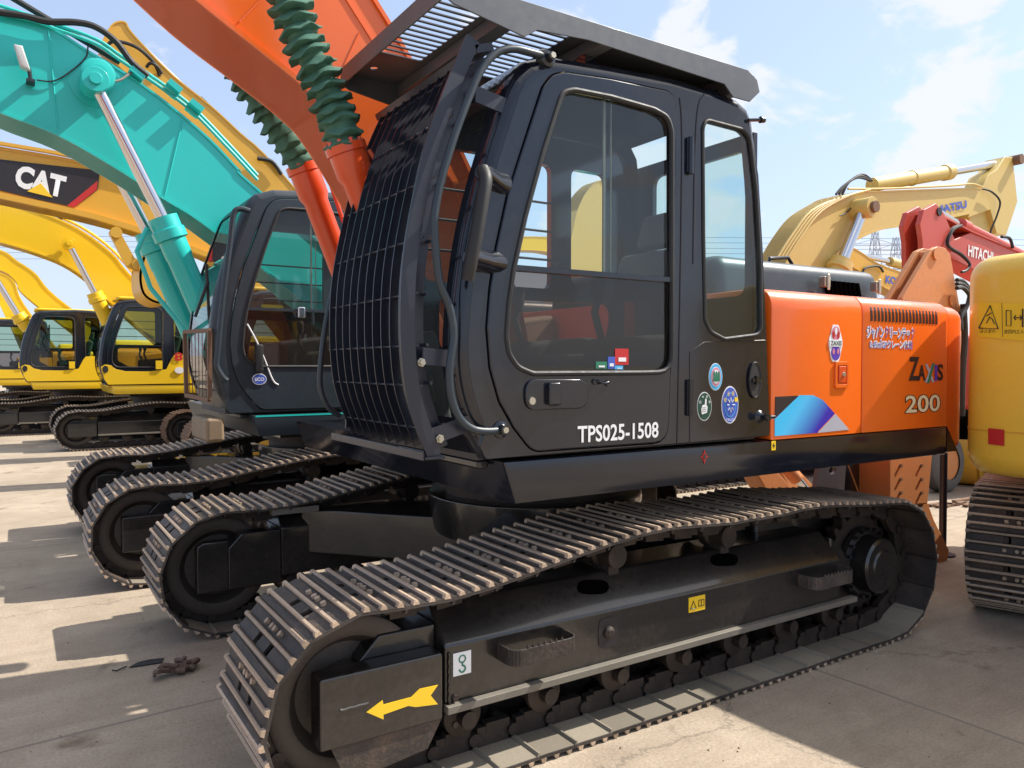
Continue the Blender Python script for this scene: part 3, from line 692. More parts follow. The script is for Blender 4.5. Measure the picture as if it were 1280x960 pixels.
    for sy in (-0.33,0.33):
        y=(YN+YF)/2+sy; m.rprism(fillet([(xr-1.05,1.50),(xr-1.05,1.74),(xr-0.5,1.78),(xr-0.45,1.50)],0.05),y-0.06,y+0.06,'y',0.03)
        m.tube([(xr-0.98,y,1.74),(xr-1.02,y,1.86),(xr-1.0,y,1.93)],0.018,10); m.lathe((xr-1.0,y,1.91),(xr-1.0,y,2.03),[(0,0.02),(0.3,0.03),(0.8,0.032),(1,0.015)],12)
    m.rprism(fillet([(x0+0.16,1.30),(x0+0.14,1.75),(x0+0.24,1.80),(x0+0.34,1.30)],0.04),YF-0.36,YF-0.06,'y',0.02)
    part('control_console',m,DARKIN,o)
    return o,d
def house(root,body,skirt,cw,hood=True,top=2.02,dx=0.0,hoodmat=None,cwcut=True,tank=None):
    r=part('side_skirt',MB().rprism([(-1.08+dx,1.236),(2.222+dx,1.236),(2.222+dx,1.062),(-1.02+dx,1.062)],-1.35,1.35,'y',0.012,2),skirt,root)
    part('floor_frame',MB().box(-0.7+dx,2.1+dx,-0.8,0.8,0.99,1.06),FRAMEB,root)
    ex=MB().box(-1.14+dx,-1.085+dx,-1.25,-0.48,1.20,1.236); part('cab_mount',ex,skirt,root,bevel=0.01)
    prof=fillet([(-1.35,1.240),(-1.35,top),(1.35,top),(1.35,1.240)],[0,0.11,0.11,0],6)
    a=part('engine_door',MB().rprism(prof,0.535+dx,1.312+dx,'x',0.008,2),body,root)
    b=part('engine_door',MB().rprism(prof,1.319+dx,2.222+dx,'x',0.008,2),body,root)
    pl=[(2.23,-1.345),(2.40,-1.33),(2.52,-1.24),(2.62,-0.95),(2.71,-0.5),(2.75,0),(2.71,0.5),(2.62,0.95),(2.52,1.24),(2.40,1.33),(2.23,1.345)]
    pl=smooth(pl,4); pl=[(x+dx,y) for x,y in pl]
    c=part('counterweight',MB().rprism(pl,1.05,top-0.02,'z',0.09,5),cw,root)
    part('fuel_tank',MB().rprism(fillet([(-0.35+dx,1.24),(-0.35+dx,1.86),(0.5+dx,1.98),(0.5+dx,1.24)],0.05),0.45,1.34,'y',0.04),tank or body,root)
    if hood:
        h=part('engine_hood',MB().rprism(fillet([(-0.86,top-0.05),(-0.82,top+0.25),(0.82,top+0.25),(0.86,top-0.05)],[0,0.10,0.10,0],5),0.70+dx,2.33+dx,'x',0.09,5),hoodmat or body,root)
    return r,(a,b),c

# ================================================================== MAIN MACHINE
main=thing('excavator','large black and orange crawler excavator in the foreground with black caged cab','excavator',(2.70,3.93,0))
undercarriage(main)
skirt,(door1,door2),cw=house(main,ORANGE,BLACK,ORANGE,hoodmat=DGREY,tank=WOODY)
mcab,mdoor=cab(main,BLACK)
Y0=2.58
def wp(name,mb,mat,parent=main,**k): return part(name,mb,mat,parent,world=True,**k)
# --- door furniture
def Upt(px,py,y): q=U(px,py,y); return (q.x,q.y,q.z)
hp=fillet(XZ([(653,474),(732,474),(731,510),(654,513)],Y0),0.055,6)
h=wp('door_handle',plate(hp,[],Y0-0.022,Y0-0.008,'y',0.004),BLACK,mdoor)
wp('handle_recess',plate(fillet(XZ([(679,477),(716,479),(715,508),(678,508)],Y0),0.04),[],Y0-0.0245,Y0-0.021,'y'),DKMARK,h)
wp('handle_lever',MB().merge(plate(fillet(XZ([(679,478),(694,478),(694,506),(679,506)],Y0),0.012),[],Y0-0.046,Y0-0.022,'y',0.006)),BLACK,h)
q=U(661,501,Y0); wp('key_lock',MB().lathe((q.x,Y0-0.02,q.z),(q.x,Y0-0.029,q.z),[(0,0.017),(1,0.015)],18),GALV,h)
q=U(741,477,Y0); q2=U(757,479,Y0)
wp('door_latch',MB().tube([(q.x,Y0-0.01,q.z),(q.x+0.01,Y0-0.03,q.z+0.004),((q.x+q2.x)/2,Y0-0.035,q.z-.008),(q2.x-0.01,Y0-0.03,q2.z+0.004),(q2.x,Y0-0.01,q2.z)],0.006,8).lathe((q.x,Y0-0.008,q.z),(q.x,Y0-0.018,q.z),[(0,.014),(1,.012)],12).lathe((q2.x,Y0-0.008,q2.z),(q2.x,Y0-0.018,q2.z),[(0,.014),(1,.012)],12),BLACK,mdoor)
def ptext(body,x0,y0,x1,y1,ylev,parent,mat,yplane=Y0,off=0.0125,bold=0.0,rot=0.0,shear=0.0,x3=None):
    """(x0,y0) lower left pixel, (x1,y1) upper right pixel"""
    a=U(x0,y0,yplane-off); b=U(x1,y1,yplane-off)
    return text(body,(a.x,yplane-off,a.z),b.x-a.x,b.z-a.z,parent,mat,bold=bold,rot=rot,shear=shear)
a=U(722,555,Y0-.013); b=U(823,531,Y0-.013)
text('TPS025-1508',(a.x,Y0-.0135,a.z+0.004),b.x-a.x,0.072,mdoor,WHITE,name='door_lettering',bold=0.018)
# hinges and rear panel details
for py in (195,497):
    q=U(861,py,Y0); wp('door_hinge',MB().cyl((q.x,Y0-0.012,q.z-0.085),(q.x,Y0-0.012,q.z+0.085),0.013,12).box(q.x-0.02,q.x+0.025,Y0-0.012,Y0,q.z-0.08,q.z+0.08),BLACK,mcab)
# vertical seam lines on the rear post
for pxs in ([(849,122),(852,170),(850,350),(846,556)],[(880,118),(872,135),(868,200),(866,330)]):
    P=XZ(pxs,Y0); wp('panel_seam',MB().tube([(x,Y0-0.001,z) for x,z in smooth(P,4)],0.004,6),DKMARK,mcab)
P=XZ([(862,555),(862,440),(880,428),(956,425.5)],Y0); wp('panel_seam',MB().tube([(x,Y0-0.001,z) for x,z in fillet(P+[P[-1]],0.0)],0.003,6),DKMARK,mcab)
q=U(942,475,Y0); hb=wp('panel_latch',disc((q.x,q.z),0.040,0.086,Y0-0.012,Y0-0.001).tube([(q.x+0.041*math.cos(i_*PI/12),Y0-0.010,q.z+0.087*math.sin(i_*PI/12)) for i_ in range(25)],0.005,6),RUB,mcab)
wp('latch_knob',MB().box(q.x-0.03,q.x+0.03,Y0-0.022,Y0-0.011,q.z-0.008,q.z+0.008).box(q.x-0.008,q.x+0.008,Y0-0.026,Y0-0.011,q.z-0.02,q.z+0.02),BLACK,hb)
q=U(949,521,Y0); wp('panel_bolt',MB().lathe((q.x,Y0,q.z),(q.x,Y0-0.06,q.z),[(0,0.035),(0.15,0.03),(0.3,0.014),(0.8,0.014),(0.85,0.02),(1,0.018)],18).cyl((q.x,Y0-0.045,q.z),(q.x+0.06,Y0-0.045,q.z),0.009,10),BLACK,mcab)
q=U(942,153,Y0); wp('glass_catch',MB().cyl((q.x-0.05,Y0-0.01,q.z),(q.x+0.02,Y0-0.03,q.z+0.008),0.009,10).lathe((q.x+0.015,Y0-0.028,q.z+0.008),(q.x+0.04,Y0-0.032,q.z+0.01),[(0,0.017),(1,0.014)],12),BLACK,mcab)
# round stickers
def sticker(px,py,rx,rz,cols,name='round_sticker'):
    q=U(px,py,Y0); o=None
    for i,(f,m) in enumerate(cols):
        o2=wp(name if i==0 else 'sticker_ring',disc((q.x,q.z),rx*f,rz*f,Y0-0.0025-0.0012*i,Y0-0.0005),m,mcab if o is None else o)
        o=o or o2
    return o,q
def ringtext(o,q,body,rx,rz,mat,s,yoff):
    n=len(body)
    for i,ch in enumerate(body):
        a=PI*0.86-(PI*0.72)*i/(n-1); cx=q.x+rx*math.cos(a); cz=q.z+rz*math.sin(a)
        text(ch,(cx-s/2,Y0-yoff,cz-s/2),s,s,o,mat,rot=0)
o,q=sticker(894,471,0.047,0.066,[(1,WHITE),(0.95,SKYM),(0.72,WHITE),(0.68,PINKM),(0.52,WHITE)])
for dx_ in (-0.016,0,0.016): wp('tree_emblem',MB().prism([(q.x+dx_-0.007,q.z-0.022),(q.x+dx_+0.007,q.z-0.022),(q.x+dx_+0.005,q.z+0.018),(q.x+dx_,q.z+0.028),(q.x+dx_-0.005,q.z+0.018)],Y0-0.0105,Y0-0.008,'y'),GRNM,o)
o,q=sticker(880,508,0.049,0.069,[(1,WHITE),(0.94,DGRNM)])
ringtext(o,q,'日本建機',0.035,0.050,WHITE,0.013,0.0055)
# pointing hand emblem
hand=fillet([(q.x-0.020,q.z-0.038),(q.x+0.014,q.z-0.030),(q.x+0.018,q.z-0.002),(q.x+0.010,q.z+0.006),(q.x+0.011,q.z+0.036),(q.x+0.002,q.z+0.038),(q.x,q.z+0.008),(q.x-0.016,q.z+0.006),(q.x-0.024,q.z-0.012)],0.005,3)
wp('hand_emblem',MB().prism(hand,Y0-0.0062,Y0-0.004,'y'),WHITE,o)
for i in range(3): wp('hand_line',MB().box(q.x-0.018,q.x+0.008,Y0-0.0072,Y0-0.006,q.z-0.024+i*0.009,q.z-0.0225+i*0.009),DGRNM,o)
o,q=sticker(912,506,0.060,0.092,[(1,WHITE),(0.93,BLUEM),(0.66,SKYM),(0.60,BLUEM)])
ringtext(o,q,'安全第一',0.043,0.060,YELM,0.022,0.0075)
for a_ in range(8):
    an=2*PI*a_/8; wp('sunburst_mark',MB().tube([(q.x+0.012*math.cos(an),Y0-0.008,q.z+0.018*math.sin(an)),(q.x+0.026*math.cos(an),Y0-0.008,q.z+0.036*math.sin(an))],0.0025,5),WHITE,o)
text('TRUST',(q.x-0.035,Y0-0.008,q.z-0.078),0.07,0.012,o,WHITE)
q=U(880,571,Y0); sk=wp('lift_mark',MB().merge(disc((q.x,q.z),0.014,0.020,Y0-0.0035,Y0-0.0005)),REDM,skirt)
wp('lift_cross',MB().box(q.x-0.024,q.x+0.024,Y0-0.004,Y0-0.001,q.z-0.002,q.z+0.002).box(q.x-0.002,q.x+0.002,Y0-0.0045,Y0-0.001,q.z-0.032,q.z+0.032),REDM,sk)
wp('lift_centre',disc((q.x,q.z),0.009,0.014,Y0-0.0055,Y0-0.003),BLACK,sk)
q=U(966.5,557,Y0); ys=wp('caution_sticker',MB().box(q.x-0.016,q.x+0.016,Y0-0.003,Y0-0.0005,q.z-0.024,q.z+0.024),YELM,skirt)
wp('caution_mark',MB().prism([(q.x-0.010,q.z),(q.x+0.002,q.z+0.016),(q.x+0.002,q.z+0.004),(q.x+0.010,q.z),(q.x-0.002,q.z-0.016),(q.x-0.002,q.z-0.004)],Y0-0.004,Y0-0.002,'y'),DKMARK,ys)
# --- grab rail
def U3(l,y): return [tuple(U(p[0],p[1],(p[2] if len(p)>2 else y))) for p in l]
GR=[(686,72,2.60),(665,66,2.56),(640,61,2.55),(618,68,2.55),(600,90,2.55),(584,127,2.55),(568,170,2.55),(555,212,2.55),(546,250,2.55),(543,285,2.55),(549,350,2.55),(562,385,2.55),(567,420,2.55),(562,460,2.55),(564,495,2.55),(574,522,2.55),(590,536,2.55),(610,539,2.56),(632,537,2.585)]
rail=wp('grab_rail',MB().tube(smooth(U3(GR,2.55),5),0.0155,12),DGREY)
for px,py in ((686,72),(627,537)):
    q=U(px,py,2.57); wp('rail_foot',MB().lathe((q.x,2.60,q.z),(q.x,2.545,q.z),[(0,0.045),(0.5,0.035),(0.6,0.022),(1,0.018)],16),BLACK,rail)
    wp('rail_bolt',MB().lathe((q.x,2.55,q.z),(q.x,2.535,q.z),[(0,0.014),(1,0.013)],6),GALV,rail)
# --- thick textured hand grip on brackets
GP=[(603,212,2.53),(607,225,2.50),(603,250,2.49),(596,290,2.49),(589,325,2.50),(584,350,2.52)]
gp=wp('hand_grip',MB().tube(smooth(U3(GP,2.5),5),0.026,14),RUB)
for a,b in (((603,215,2.53),(622,232,2.62)),((588,322,2.51),(617,330,2.62))):
    pa=Vector(U(*a)); pb=Vector(U(*b)); wp('grip_bracket',MB().lathe(pa-(pb-pa)*0.05,pb,[(0,0.028),(0.2,0.038),(0.6,0.042),(1,0.062)],18),BLACK,gp)
# --- front guard (barrel curve) 
GC=smooth(XZ([(598,55),(575,108),(549,180),(531,260),(520,330),(517,400),(520,460),(528,505),(550,566)],2.60),4)
GC=[(p[0],p[1]) for p in GC]
fg=wp('front_guard',MB().ribbon(GC,2.590,2.602,-0.058),GUARDP)
def off(path,d):
    P=[Vector(p) for p in path]; o=[]
    for i in range(len(P)):
        t=(P[min(i+1,len(P)-1)]-P[max(i-1,0)]).normalized(); o.append(tuple(P[i]+Vector((-t.y,t.x))*d))
    return o
nb=11
for i in range(nb):
    y=2.60+(i+0.6)*(3.555-2.60)/nb
    wp('guard_bar',MB().ribbon(off(GC,0.002),y-0.003,y+0.003,0.062),GUARDP,fg)
for k in range(2,len(GC)-1,4):
    a=off(GC,0.0)[k]; pr=[(0,0.004)]
    for i in range(nb):
        t=((i+0.6)/nb)
        pr += [(t-0.008,0.004),(t-0.006,0.008),(t+0.006,0.008),(t+0.008,0.004)]
    pr.append((1,0.004)); wp('guard_rod',MB().lathe((a[0]+0.015,2.60,a[1]),(a[0]+0.015,3.56,a[1]),pr,8),GUARDP,fg)
    b_=off(GC,0.055)[k]; wp('guard_rod',MB().cyl((b_[0]*1,2.60,b_[1]),(b_[0],3.56,b_[1]),0.0065,8),GUARDP,fg)
for px,py in ((525,453),(548,548)):
    q=U(px,py,2.60); wp('guard_bolt',MB().lathe((q.x,2.59,q.z),(q.x,2.575,q.z),[(0,0.017),(0.4,0.017),(0.41,0.012),(1,0.011)],6),GALV,fg)
a,b=GC[-1],GC[0]
wp('guard_ledge',MB().box(a[0]-0.075,a[0]+0.01,2.575,3.57,a[1]-0.022,a[1]-0.010).box(a[0]-0.083,a[0]-0.077,2.575,3.57,a[1]-0.024,a[1]+0.010),GUARDP,fg,bevel=0.003)
wp('guard_header',MB().obox((b[0]+0.022,3.08,b[1]-0.012),(0.038,0,0.014),(0,0.49,0),(-0.006,0,0.014)),GUARDP,fg)
for px0,py0,px1,py1 in ((600,118,627,135),(535,445,572,450),(548,545,580,528)):
    p=U(px0,py0,2.60); q=U(px1,py1,2.62)
    for dy in (0,0.92):
        wp('guard_bracket',MB().obox(((p.x+q.x)/2,2.605+dy,(p.z+q.z)/2),((q.x-p.x)/2+0.02,0,(q.z-p.z)/2),(0,0.006,0),(0.0,0,0.032)),GUARDP,fg)
# --- roof guard
fp=[(1.345,3.055),(1.345,2.985),(1.38,2.965),(1.70,2.915),(1.76,2.955),(2.02,2.975),(2.84,2.955),(2.90,2.905),(3.02,2.905),(3.09,2.965),(3.07,3.02),(3.0,3.055)]
rg=wp('roof_guard',MB().prism(fp,2.545,2.553,'y'),GREYP,bevel=0.002); wp('guard_side',MB().prism(fp,3.610,3.618,'y'),GREYP,rg)
slots=[]
for i in range(13):
    y=2.66+i*0.0475; slots.append(fillet([(1.375,y),(1.60,y),(1.60,y+0.034),(1.375,y+0.034)],0.012,3))
    slots.append(fillet([(1.72,y),(2.02,y),(2.02,y+0.034),(1.72,y+0.034)],0.012,3))
holes=slots+[[(1.45+0.018*math.cos(t*PI/6),3.46+0.018*math.sin(t*PI/6)) for t in range(12)]]
wp('guard_plate',plate([(1.346,2.554),(3.06,2.554),(3.06,3.609),(1.346,3.609)],holes,3.034,3.039,'z'),GREYP,rg)
wp('guard_front_lip',MB().box(1.337,1.345,2.553,3.610,2.975,3.056),GREYP,rg,bevel=0.002)
for xa,xb,za in ((1.63,1.70,2.975),(2.10,2.16,2.975),(2.93,2.99,2.94)): wp('guard_crossbar',MB().box(xa,xb,2.56,3.60,za,3.033),GREYP,rg,bevel=0.004)
for x in (2.10,2.92):
    for y in (2.70,3.46): wp('guard_mount',MB().box(x,x+0.06,y-0.03,y+0.03,2.88,2.98),BLACK,rg)
# --- engine side: emblem, logo, stripes
q=U(1044,429,Y0); em=[]
ov=[]
for i in range(36):
    a=2*PI*i/36; k=1+0.05*math.cos(6*a); ov.append((q.x+0.058*k*math.cos(a)*(0.88 if math.sin(a)>0.5 else 1),q.z+0.105*k*math.sin(a)))
e=wp('engine_emblem',MB().prism(ov,Y0-0.003,Y0-0.0005,'y'),WHITE,door1)
wp('emblem_leaf',disc((q.x,q.z+0.052),0.036,0.040,Y0-0.0045,Y0-0.002),PINKM,e)
wp('emblem_leaf',disc((q.x,q.z-0.052),0.040,0.042,Y0-0.0045,Y0-0.002),PURM,e)
for s_ in (-1,1):
    wp('emblem_leaf',disc((q.x+s_*0.022,q.z+0.045),0.011,0.020,Y0-0.0056,Y0-0.004),REDM,e); wp('emblem_leaf',disc((q.x+s_*0.020,q.z-0.045),0.010,0.016,Y0-0.0056,Y0-0.004),PINKM,e)
wp('emblem_leaf',disc((q.x,q.z+0.066),0.010,0.020,Y0-0.0056,Y0-0.004),WHITE,e)
wp('emblem_band',MB().box(q.x-0.056,q.x+0.056,Y0-0.006,Y0-0.004,q.z-0.019,q.z+0.019),WHITE,e)
text('ZAXIS',(q.x-0.048,Y0-0.0072,q.z-0.013),0.096,0.026,e,DGRNM,bold=0.02)
# latch
q=U(1051,468,Y0); la=wp('engine_door_latch',plate(fillet([(q.x-0.06,q.z-0.075),(q.x+0.06,q.z-0.075),(q.x+0.06,q.z+0.07),(q.x-0.06,q.z+0.07)],0.015),[fillet([(q.x-0.042,q.z-0.055),(q.x+0.045,q.z-0.055),(q.x+0.045,q.z+0.05),(q.x-0.042,q.z+0.05)],0.01)],Y0-0.010,Y0+0.001,'y',0.002),ORANGE,door1)
wp('latch_body',MB().box(q.x-0.030,q.x+0.035,Y0-0.012,Y0-0.001,q.z-0.045,q.z+0.045),REDOR,la,bevel=0.004)
wp('latch_lock',MB().lathe((q.x+0.01,Y0-0.012,q.z),(q.x+0.01,Y0-0.018,q.z),[(0,0.014),(1,0.012)],14),GALV,la)
st=wp('stripe_decal',MB().prism(XZ([(968,545),(968,524),(999,494),(1016,494),(1028,500),(1043,517),(1022,539),(1022,541)],Y0),Y0-0.003,Y0-0.0005,'y'),BLUEG,door1)
wp('stripe_black',MB().prism(XZ([(969,496),(998,494.5),(968,523)],Y0),Y0-0.0032,Y0-0.0005,'y'),DKMARK,door1)
wp('stripe_silver',MB().prism(XZ([(1022,541),(1044,517.5),(1061,537)],Y0),Y0-0.0032,Y0-0.0005,'y'),SILM,door1)
def ft(body,x0,x1,yb,yt,parent,mat,off=0.003,bold=0.0,shear=0.0):
    a=U(x0,yb,Y0-off); b=U(x1,yb,Y0-off); c=U(x0,yt,Y0-off)
    return text(body,(a.x,Y0-off,a.z),b.x-a.x,c.z-a.z,parent,mat,bold=bold,shear=shear)
JA='ジャパンクリーンテック'; JB='0.45㎥GPクレーン仕様'
ft(JA,1083,1143,424,406,door2,WHITE,0.0022,0.085); ft(JA,1083,1143,423,407,door2,BLUEM,0.0034,0.0)
ft(JB,1087,1141,437,423.5,door2,WHITE,0.0022,0.075); ft(JB,1087,1141,436,424.5,door2,BLUEM,0.0034,0.0)
ft('Z',1136,1149,476,446,door2,DKMARK,0.003,0.03)
ft('A',1147.5,1157,476,456,door2,DKMARK,0.003,0.03)
x_=ft('X',1156,1168,478,455,door2,SILM,0.003,0.03)
wp('logo_slash',MB().prism(XZ([(1158,479),(1161,479),(1168,454),(1165,454)],Y0),Y0-0.0046,Y0-0.0025,'y'),GRNM,door2)
ft('I',1168.5,1171.5,476,456,door2,PURM,0.003,0.03)
ft('S',1171.5,1179,476,455,door2,DKMARK,0.003,0.03)
ft('200',1131,1176,517.5,493.5,door2,DKMARK,0.0022,0.05); ft('200',1132,1175,516.5,494.5,door2,CREAM,0.0036,0.015)
# vents over the rear door's top edge: raised dark strips paint their slot shade
for i in range(20):
    x=1.40+i*0.036+2.70; P=[]
    for k in range(9):
        a=PI-PI/2*k/8; P.append((x+0.0,2.58+0.11+0.1115*math.cos(a),2.02-0.11+0.1115*math.sin(a)))
    P=[(x,2.5785,2.875-1.0)]+P[:]+[(x,2.80,2.0215)]
    v=MB()
    for j in range(len(P)-1):
        pa=Vector(P[j]); pb=Vector(P[j+1]); dd=(pb-pa)/2; nn=Vector((0,-dd.z,dd.y)).normalized()*0.0015
        v.obox((pa+pb)/2,(0.009,0,0),dd*1.02,nn)
    wp('vent_slot_shade',v,DKMARK,door2)
# hood details
hood=[o for o in COL.objects if o.name.startswith('engine_hood') and o.parent==main][0]
for i in range(8):
    q=U(1036+i*5.6,344+i*0.9,3.065); wp('hood_vent',MB().obox((q.x,3.078,2.125),(0.012,0,0.0),(0,0.009,0),(-0.014,0.0,0.045)),HOLESHADE,hood)  # raised black bars paint the shade inside the vent slits
for px in (1028,1092):
    q=U(px,350 if px<1050 else 355,3.06); q.z=2.15; wp('hood_latch',MB().box(q.x-0.03,q.x+0.03,3.02,3.068,q.z-0.03,q.z+0.035).box(q.x-0.012,q.x+0.012,3.01,3.02,q.z-0.05,q.z+0.05),GALV,hood,bevel=0.006)
wp('hood_rail',MB().tube([tuple(U(*p)) for p in ((962,327,3.3),(962,323,3.3),(985,322,3.3),(990,330,3.3))],0.012,8).box(4.0,4.5,3.35,3.4,2.20,2.25),BLACK,hood)
# counterweight lower corner black stripe and seam
wp('skirt_tail',MB().prism([(4.93,1.236),(4.93,1.075),(5.06,1.075)],2.583,2.60,'y'),BLACK,cw)
q=UZ(1178,694,0.0)
single('prop_pole',MB().cyl((q.x,q.y,0.012),(q.x,q.y,1.9),0.030,18).cyl((q.x,q.y,0),(q.x,q.y,0.015),0.10,18),GUARDP,'dark upright steel pole standing behind the rear of the near track','pole')
# --- bits seen behind the lower door glass, far-side rail
wp('control_lever',MB().cyl(tuple(U(787,425,2.95)),tuple(U(787,378,2.95)),0.026,14),REDOR,mcab)
wp('lever_stem',MB().cyl(tuple(U(787,455,2.95)),tuple(U(787,425,2.95)),0.014,10),RUB,mcab)
for (xa,ya,xb,yb,mt) in ((766,456,783,436,REDM),(757,461,766,446,BLUEM),(742,461,756,452,GRNM),(766,462,776,457,SKYM)):
    a=U(xa,ya,2.60); b=U(xb,yb,2.60); st_=wp('window_sticker',MB().box(a.x,b.x,2.585,2.5862,a.z,b.z),mt,mdoor); w__=b.x-a.x; h__=b.z-a.z
    wp('sticker_panel',MB().box(a.x+w__*.25,b.x-w__*.2,2.596,2.5975,a.z+h__*.2,a.z+h__*.4).box(a.x+w__*.35,b.x-w__*.3,2.596,2.5975,a.z+h__*.6,a.z+h__*.8) if False else MB().box(a.x+w__*.25,b.x-w__*.2,2.5838,2.585,a.z+h__*.2,a.z+h__*.45),WHITE,st_)
wp('grab_rail',MB().tube(smooth([tuple(U(a_,b_,3.72)) for a_,b_ in ((425,330),(412,380),(405,420),(401,455),(400,480),(405,500),(413,512),(425,520))],4),0.014,10),DGREY)
ftf=[o for o in COL.objects if o.name.startswith('track_frame') and o.parent==main][1]
wp('foot_step',MB().box(*[v for v in (U(338,636,4.78).x,U(396,633,4.78).x,4.74,4.80,0.70,0.735)]),LSTEEL,ftf)
# --- boom
low=XZ([(420,153),(385,113),(330,67),(240,-5)],3.70)
upp=XZ([(472,0),(517,76)],3.70)
lowp=[(2.15,1.35),(1.90,1.95),(1.62,2.42),low[0],low[1],low[2],low[3],(low[3][0]-0.55,low[3][1]+0.38),(low[3][0]-1.3,low[3][1]+0.62),(-2.2,4.1)]
uppp=[(2.55,1.35),(2.45,1.95),(2.12,2.70),upp[1],upp[0],(upp[0][0]-0.35,upp[0][1]+0.42),(upp[0][0]-0.85,upp[0][1]+0.75),(upp[0][0]-1.5,upp[0][1]+1.02),(-0.8,4.72),(-2.3,4.5)]
bm_=wp('boom',boom_mb(uppp,lowp,3.70,4.20,0.014,0.022),ORANGE)
wp('boom_flange',MB().ribbon(off(smooth(uppp,6),0.14)[8:],3.708,3.716,0.012),ORANGE,bm_)
sw=wp('stick',MB().prism([(-2.25,4.65),(-2.6,4.2),(-2.9,1.4),(-2.7,1.3),(-2.0,3.9)],3.78,4.12,'y'),ORANGE)
for px_a,px_b in (((300,26),(352,-30)),((408,132),(450,40))):
    pa=U(*px_a,3.70); pb=U(*px_b,3.70); wp('weld_seam',MB().tube([(pa.x+(pb.x-pa.x)*k_/24,3.712+0.001*(k_%2),pa.z+(pb.z-pa.z)*k_/24) for k_ in range(25)],0.004,6),ORANGE,bm_)
def bellows(axis,y,n,r,parent):
    P=smooth([tuple(U(a,b,y)) for a,b in axis],8); P=[Vector(p) for p in P]
    L=[0]
    for i in range(len(P)-1): L.append(L[-1]+(P[i+1]-P[i]).length)
    T=L[-1]; mb=MB(); k=22; vs=[]; fs=[]; rows=[]
    ts=[]
    cuts=[(i+(random.uniform(-.12,.12) if 0<i<n else 0))/n for i in range(n+1)]
    for i in range(n):
        t=cuts[i]; n_0=n; 
        ts += [(t,0.60),(t+0.10/n,0.66),(t+0.62/n,1.06),(t+0.70/n,1.04),(t+0.80/n,0.64)] if i<n*0.78 else [(t,0.74),(t+0.2/n,0.80),(t+0.5/n,1.0),(t+0.65/n,0.98),(t+0.8/n,0.76)]
    ph=0
    for ti,(t,rr) in enumerate(ts):
        s=t*T; j=max(jj for jj in range(len(L)) if L[jj]<=s+1e-9); j=min(j,len(P)-2); f=(s-L[j])/(L[j+1]-L[j]); c=P[j].lerp(P[j+1],f); ax=(P[j+1]-P[j]).normalized()
        u=Vector((0,1,0)); u=(u-ax*u.dot(ax)).normalized(); w_=ax.cross(u)
        if ti%5==0: ph=random.uniform(0,6.28); tilt=Vector((random.uniform(-1,1),random.uniform(-1,1),random.uniform(-1,1)))*0.008; am=random.uniform(0.015,0.045)
        for q in range(k):
            a=2*PI*q/k; e=rr*r*(1+(am*math.sin(3*a+ph)+0.05*math.sin(7*a+2*ph))*(1 if rr>0.8 else 0.3)); vs.append(c+(u*math.cos(a)+w_*math.sin(a))*e+tilt*math.cos(a)+ax*0.009*math.sin(5*a+ph)*(rr>0.8))
    m=len(ts)
    for q in range(m-1):
        for i in range(k): fs.append((q*k+i,q*k+(i+1)%k,(q+1)*k+(i+1)%k,(q+1)*k+i))
    mb.add(vs,fs); return part('rod_bellows',mb,GREEN,parent,world=True,ang=50)
for y,ax,base in ((3.45,[(330,-110),(345,-60),(361,0),(379,52),(404,103),(422,148),(433,190)],None),(4.45,None,None)):
    if ax is None:
        ax=[(232,-60),(262,0),(292,70),(318,117),(340,148),(361,179),(381,212)]
    bl=bellows(ax,y,20 if y<4 else 19,0.098,main)
    c=Vector(U(*ax[-1],y)); pv=Vector(U(*ax[-2],y)); d=(c-pv).normalized()
    tgt=Vector(U(*((475,305) if y<4 else (425,330)),y)); tgt=c+(tgt-c)*(1.55)
    m=MB(); Lc=(tgt-c).length
    m.lathe(c-d*0.03,tgt,[(0,0.075),(0.0,0.098),(0.05,0.098),(0.055,0.088),(0.20,0.088),(0.24,0.072),(1,0.070)],28)
    cy=wp('boom_cylinder',m,REDOR); 
    bb=MB()
    for i in range(10):
        a=2*PI*i/10; u=Vector((0,1,0)); w_=d.cross(u); pc=c-d*0.03+(u*math.cos(a)+w_*math.sin(a))*0.083; bb.cyl(pc,pc-d*0.018,0.010,6)
    wp('collar_bolts',bb,REDOR,cy)
    wp('cylinder_pipe',MB().tube([tuple(c+Vector((0.10,-0.02,0.02))),tuple(c+Vector((0.13,-0.02,-0.02))),tuple(c+(tgt-c)*0.6+Vector((0.11,-0.02,0)))],0.013,8),REDOR,cy)
    ey=Vector(U(*ax[0],y)); wp('rod_pin',MB().cyl(ey-Vector((0,0.09,0)),ey+Vector((0,0.09,0)),0.09,20),ORANGE,cy)
# --- near track frame extras (world)
fr=[o for o in COL.objects if o.name.startswith('track_frame') and o.parent==main][0]
YFR=2.83-0.205
yk=[o for o in COL.objects if o.name.startswith('idler_yoke') and o.parent==fr][0]
YA=2.83-0.232
ar=XZ([(458,890),(476,877),(477,881),(505,874),(514,863),(547,855),(538,867),(548,881),(520,884),(480,895),(480,899)],YA)
ar=XZ([(458,890),(478,875),(479,880.5),(514,871),(524,861),(547,856),(538,869),(547,880),(519,883.5),(510,882),(479,893),(479,899)],YA)
wp('direction_arrow',MB().prism(ar,YA-0.003,YA-0.0005,'y'),YELM,yk)
wp('weld_mark',MB().tube([tuple(U(425+6*i_,888-1.6*i_+(i_%2)*0.8,YA)) for i_ in range(7)],0.006,6),FRAMEB,yk)
wp('weld_seam',MB().tube([(1.398+0.002*math.sin(i_*2.1),2.621+0.0,0.30+0.012*i_) for i_ in range(18)],0.007,6),FRAMEB,fr)
for px_,py_ in ((568,872),(568,905)): 
    q=Vector(U(px_,py_,YFR)); wp('frame_bolt',MB().lathe((q.x,YFR,q.z),(q.x,YFR-0.012,q.z),[(0,0.014),(1,0.013)],6),CHAIN,fr)
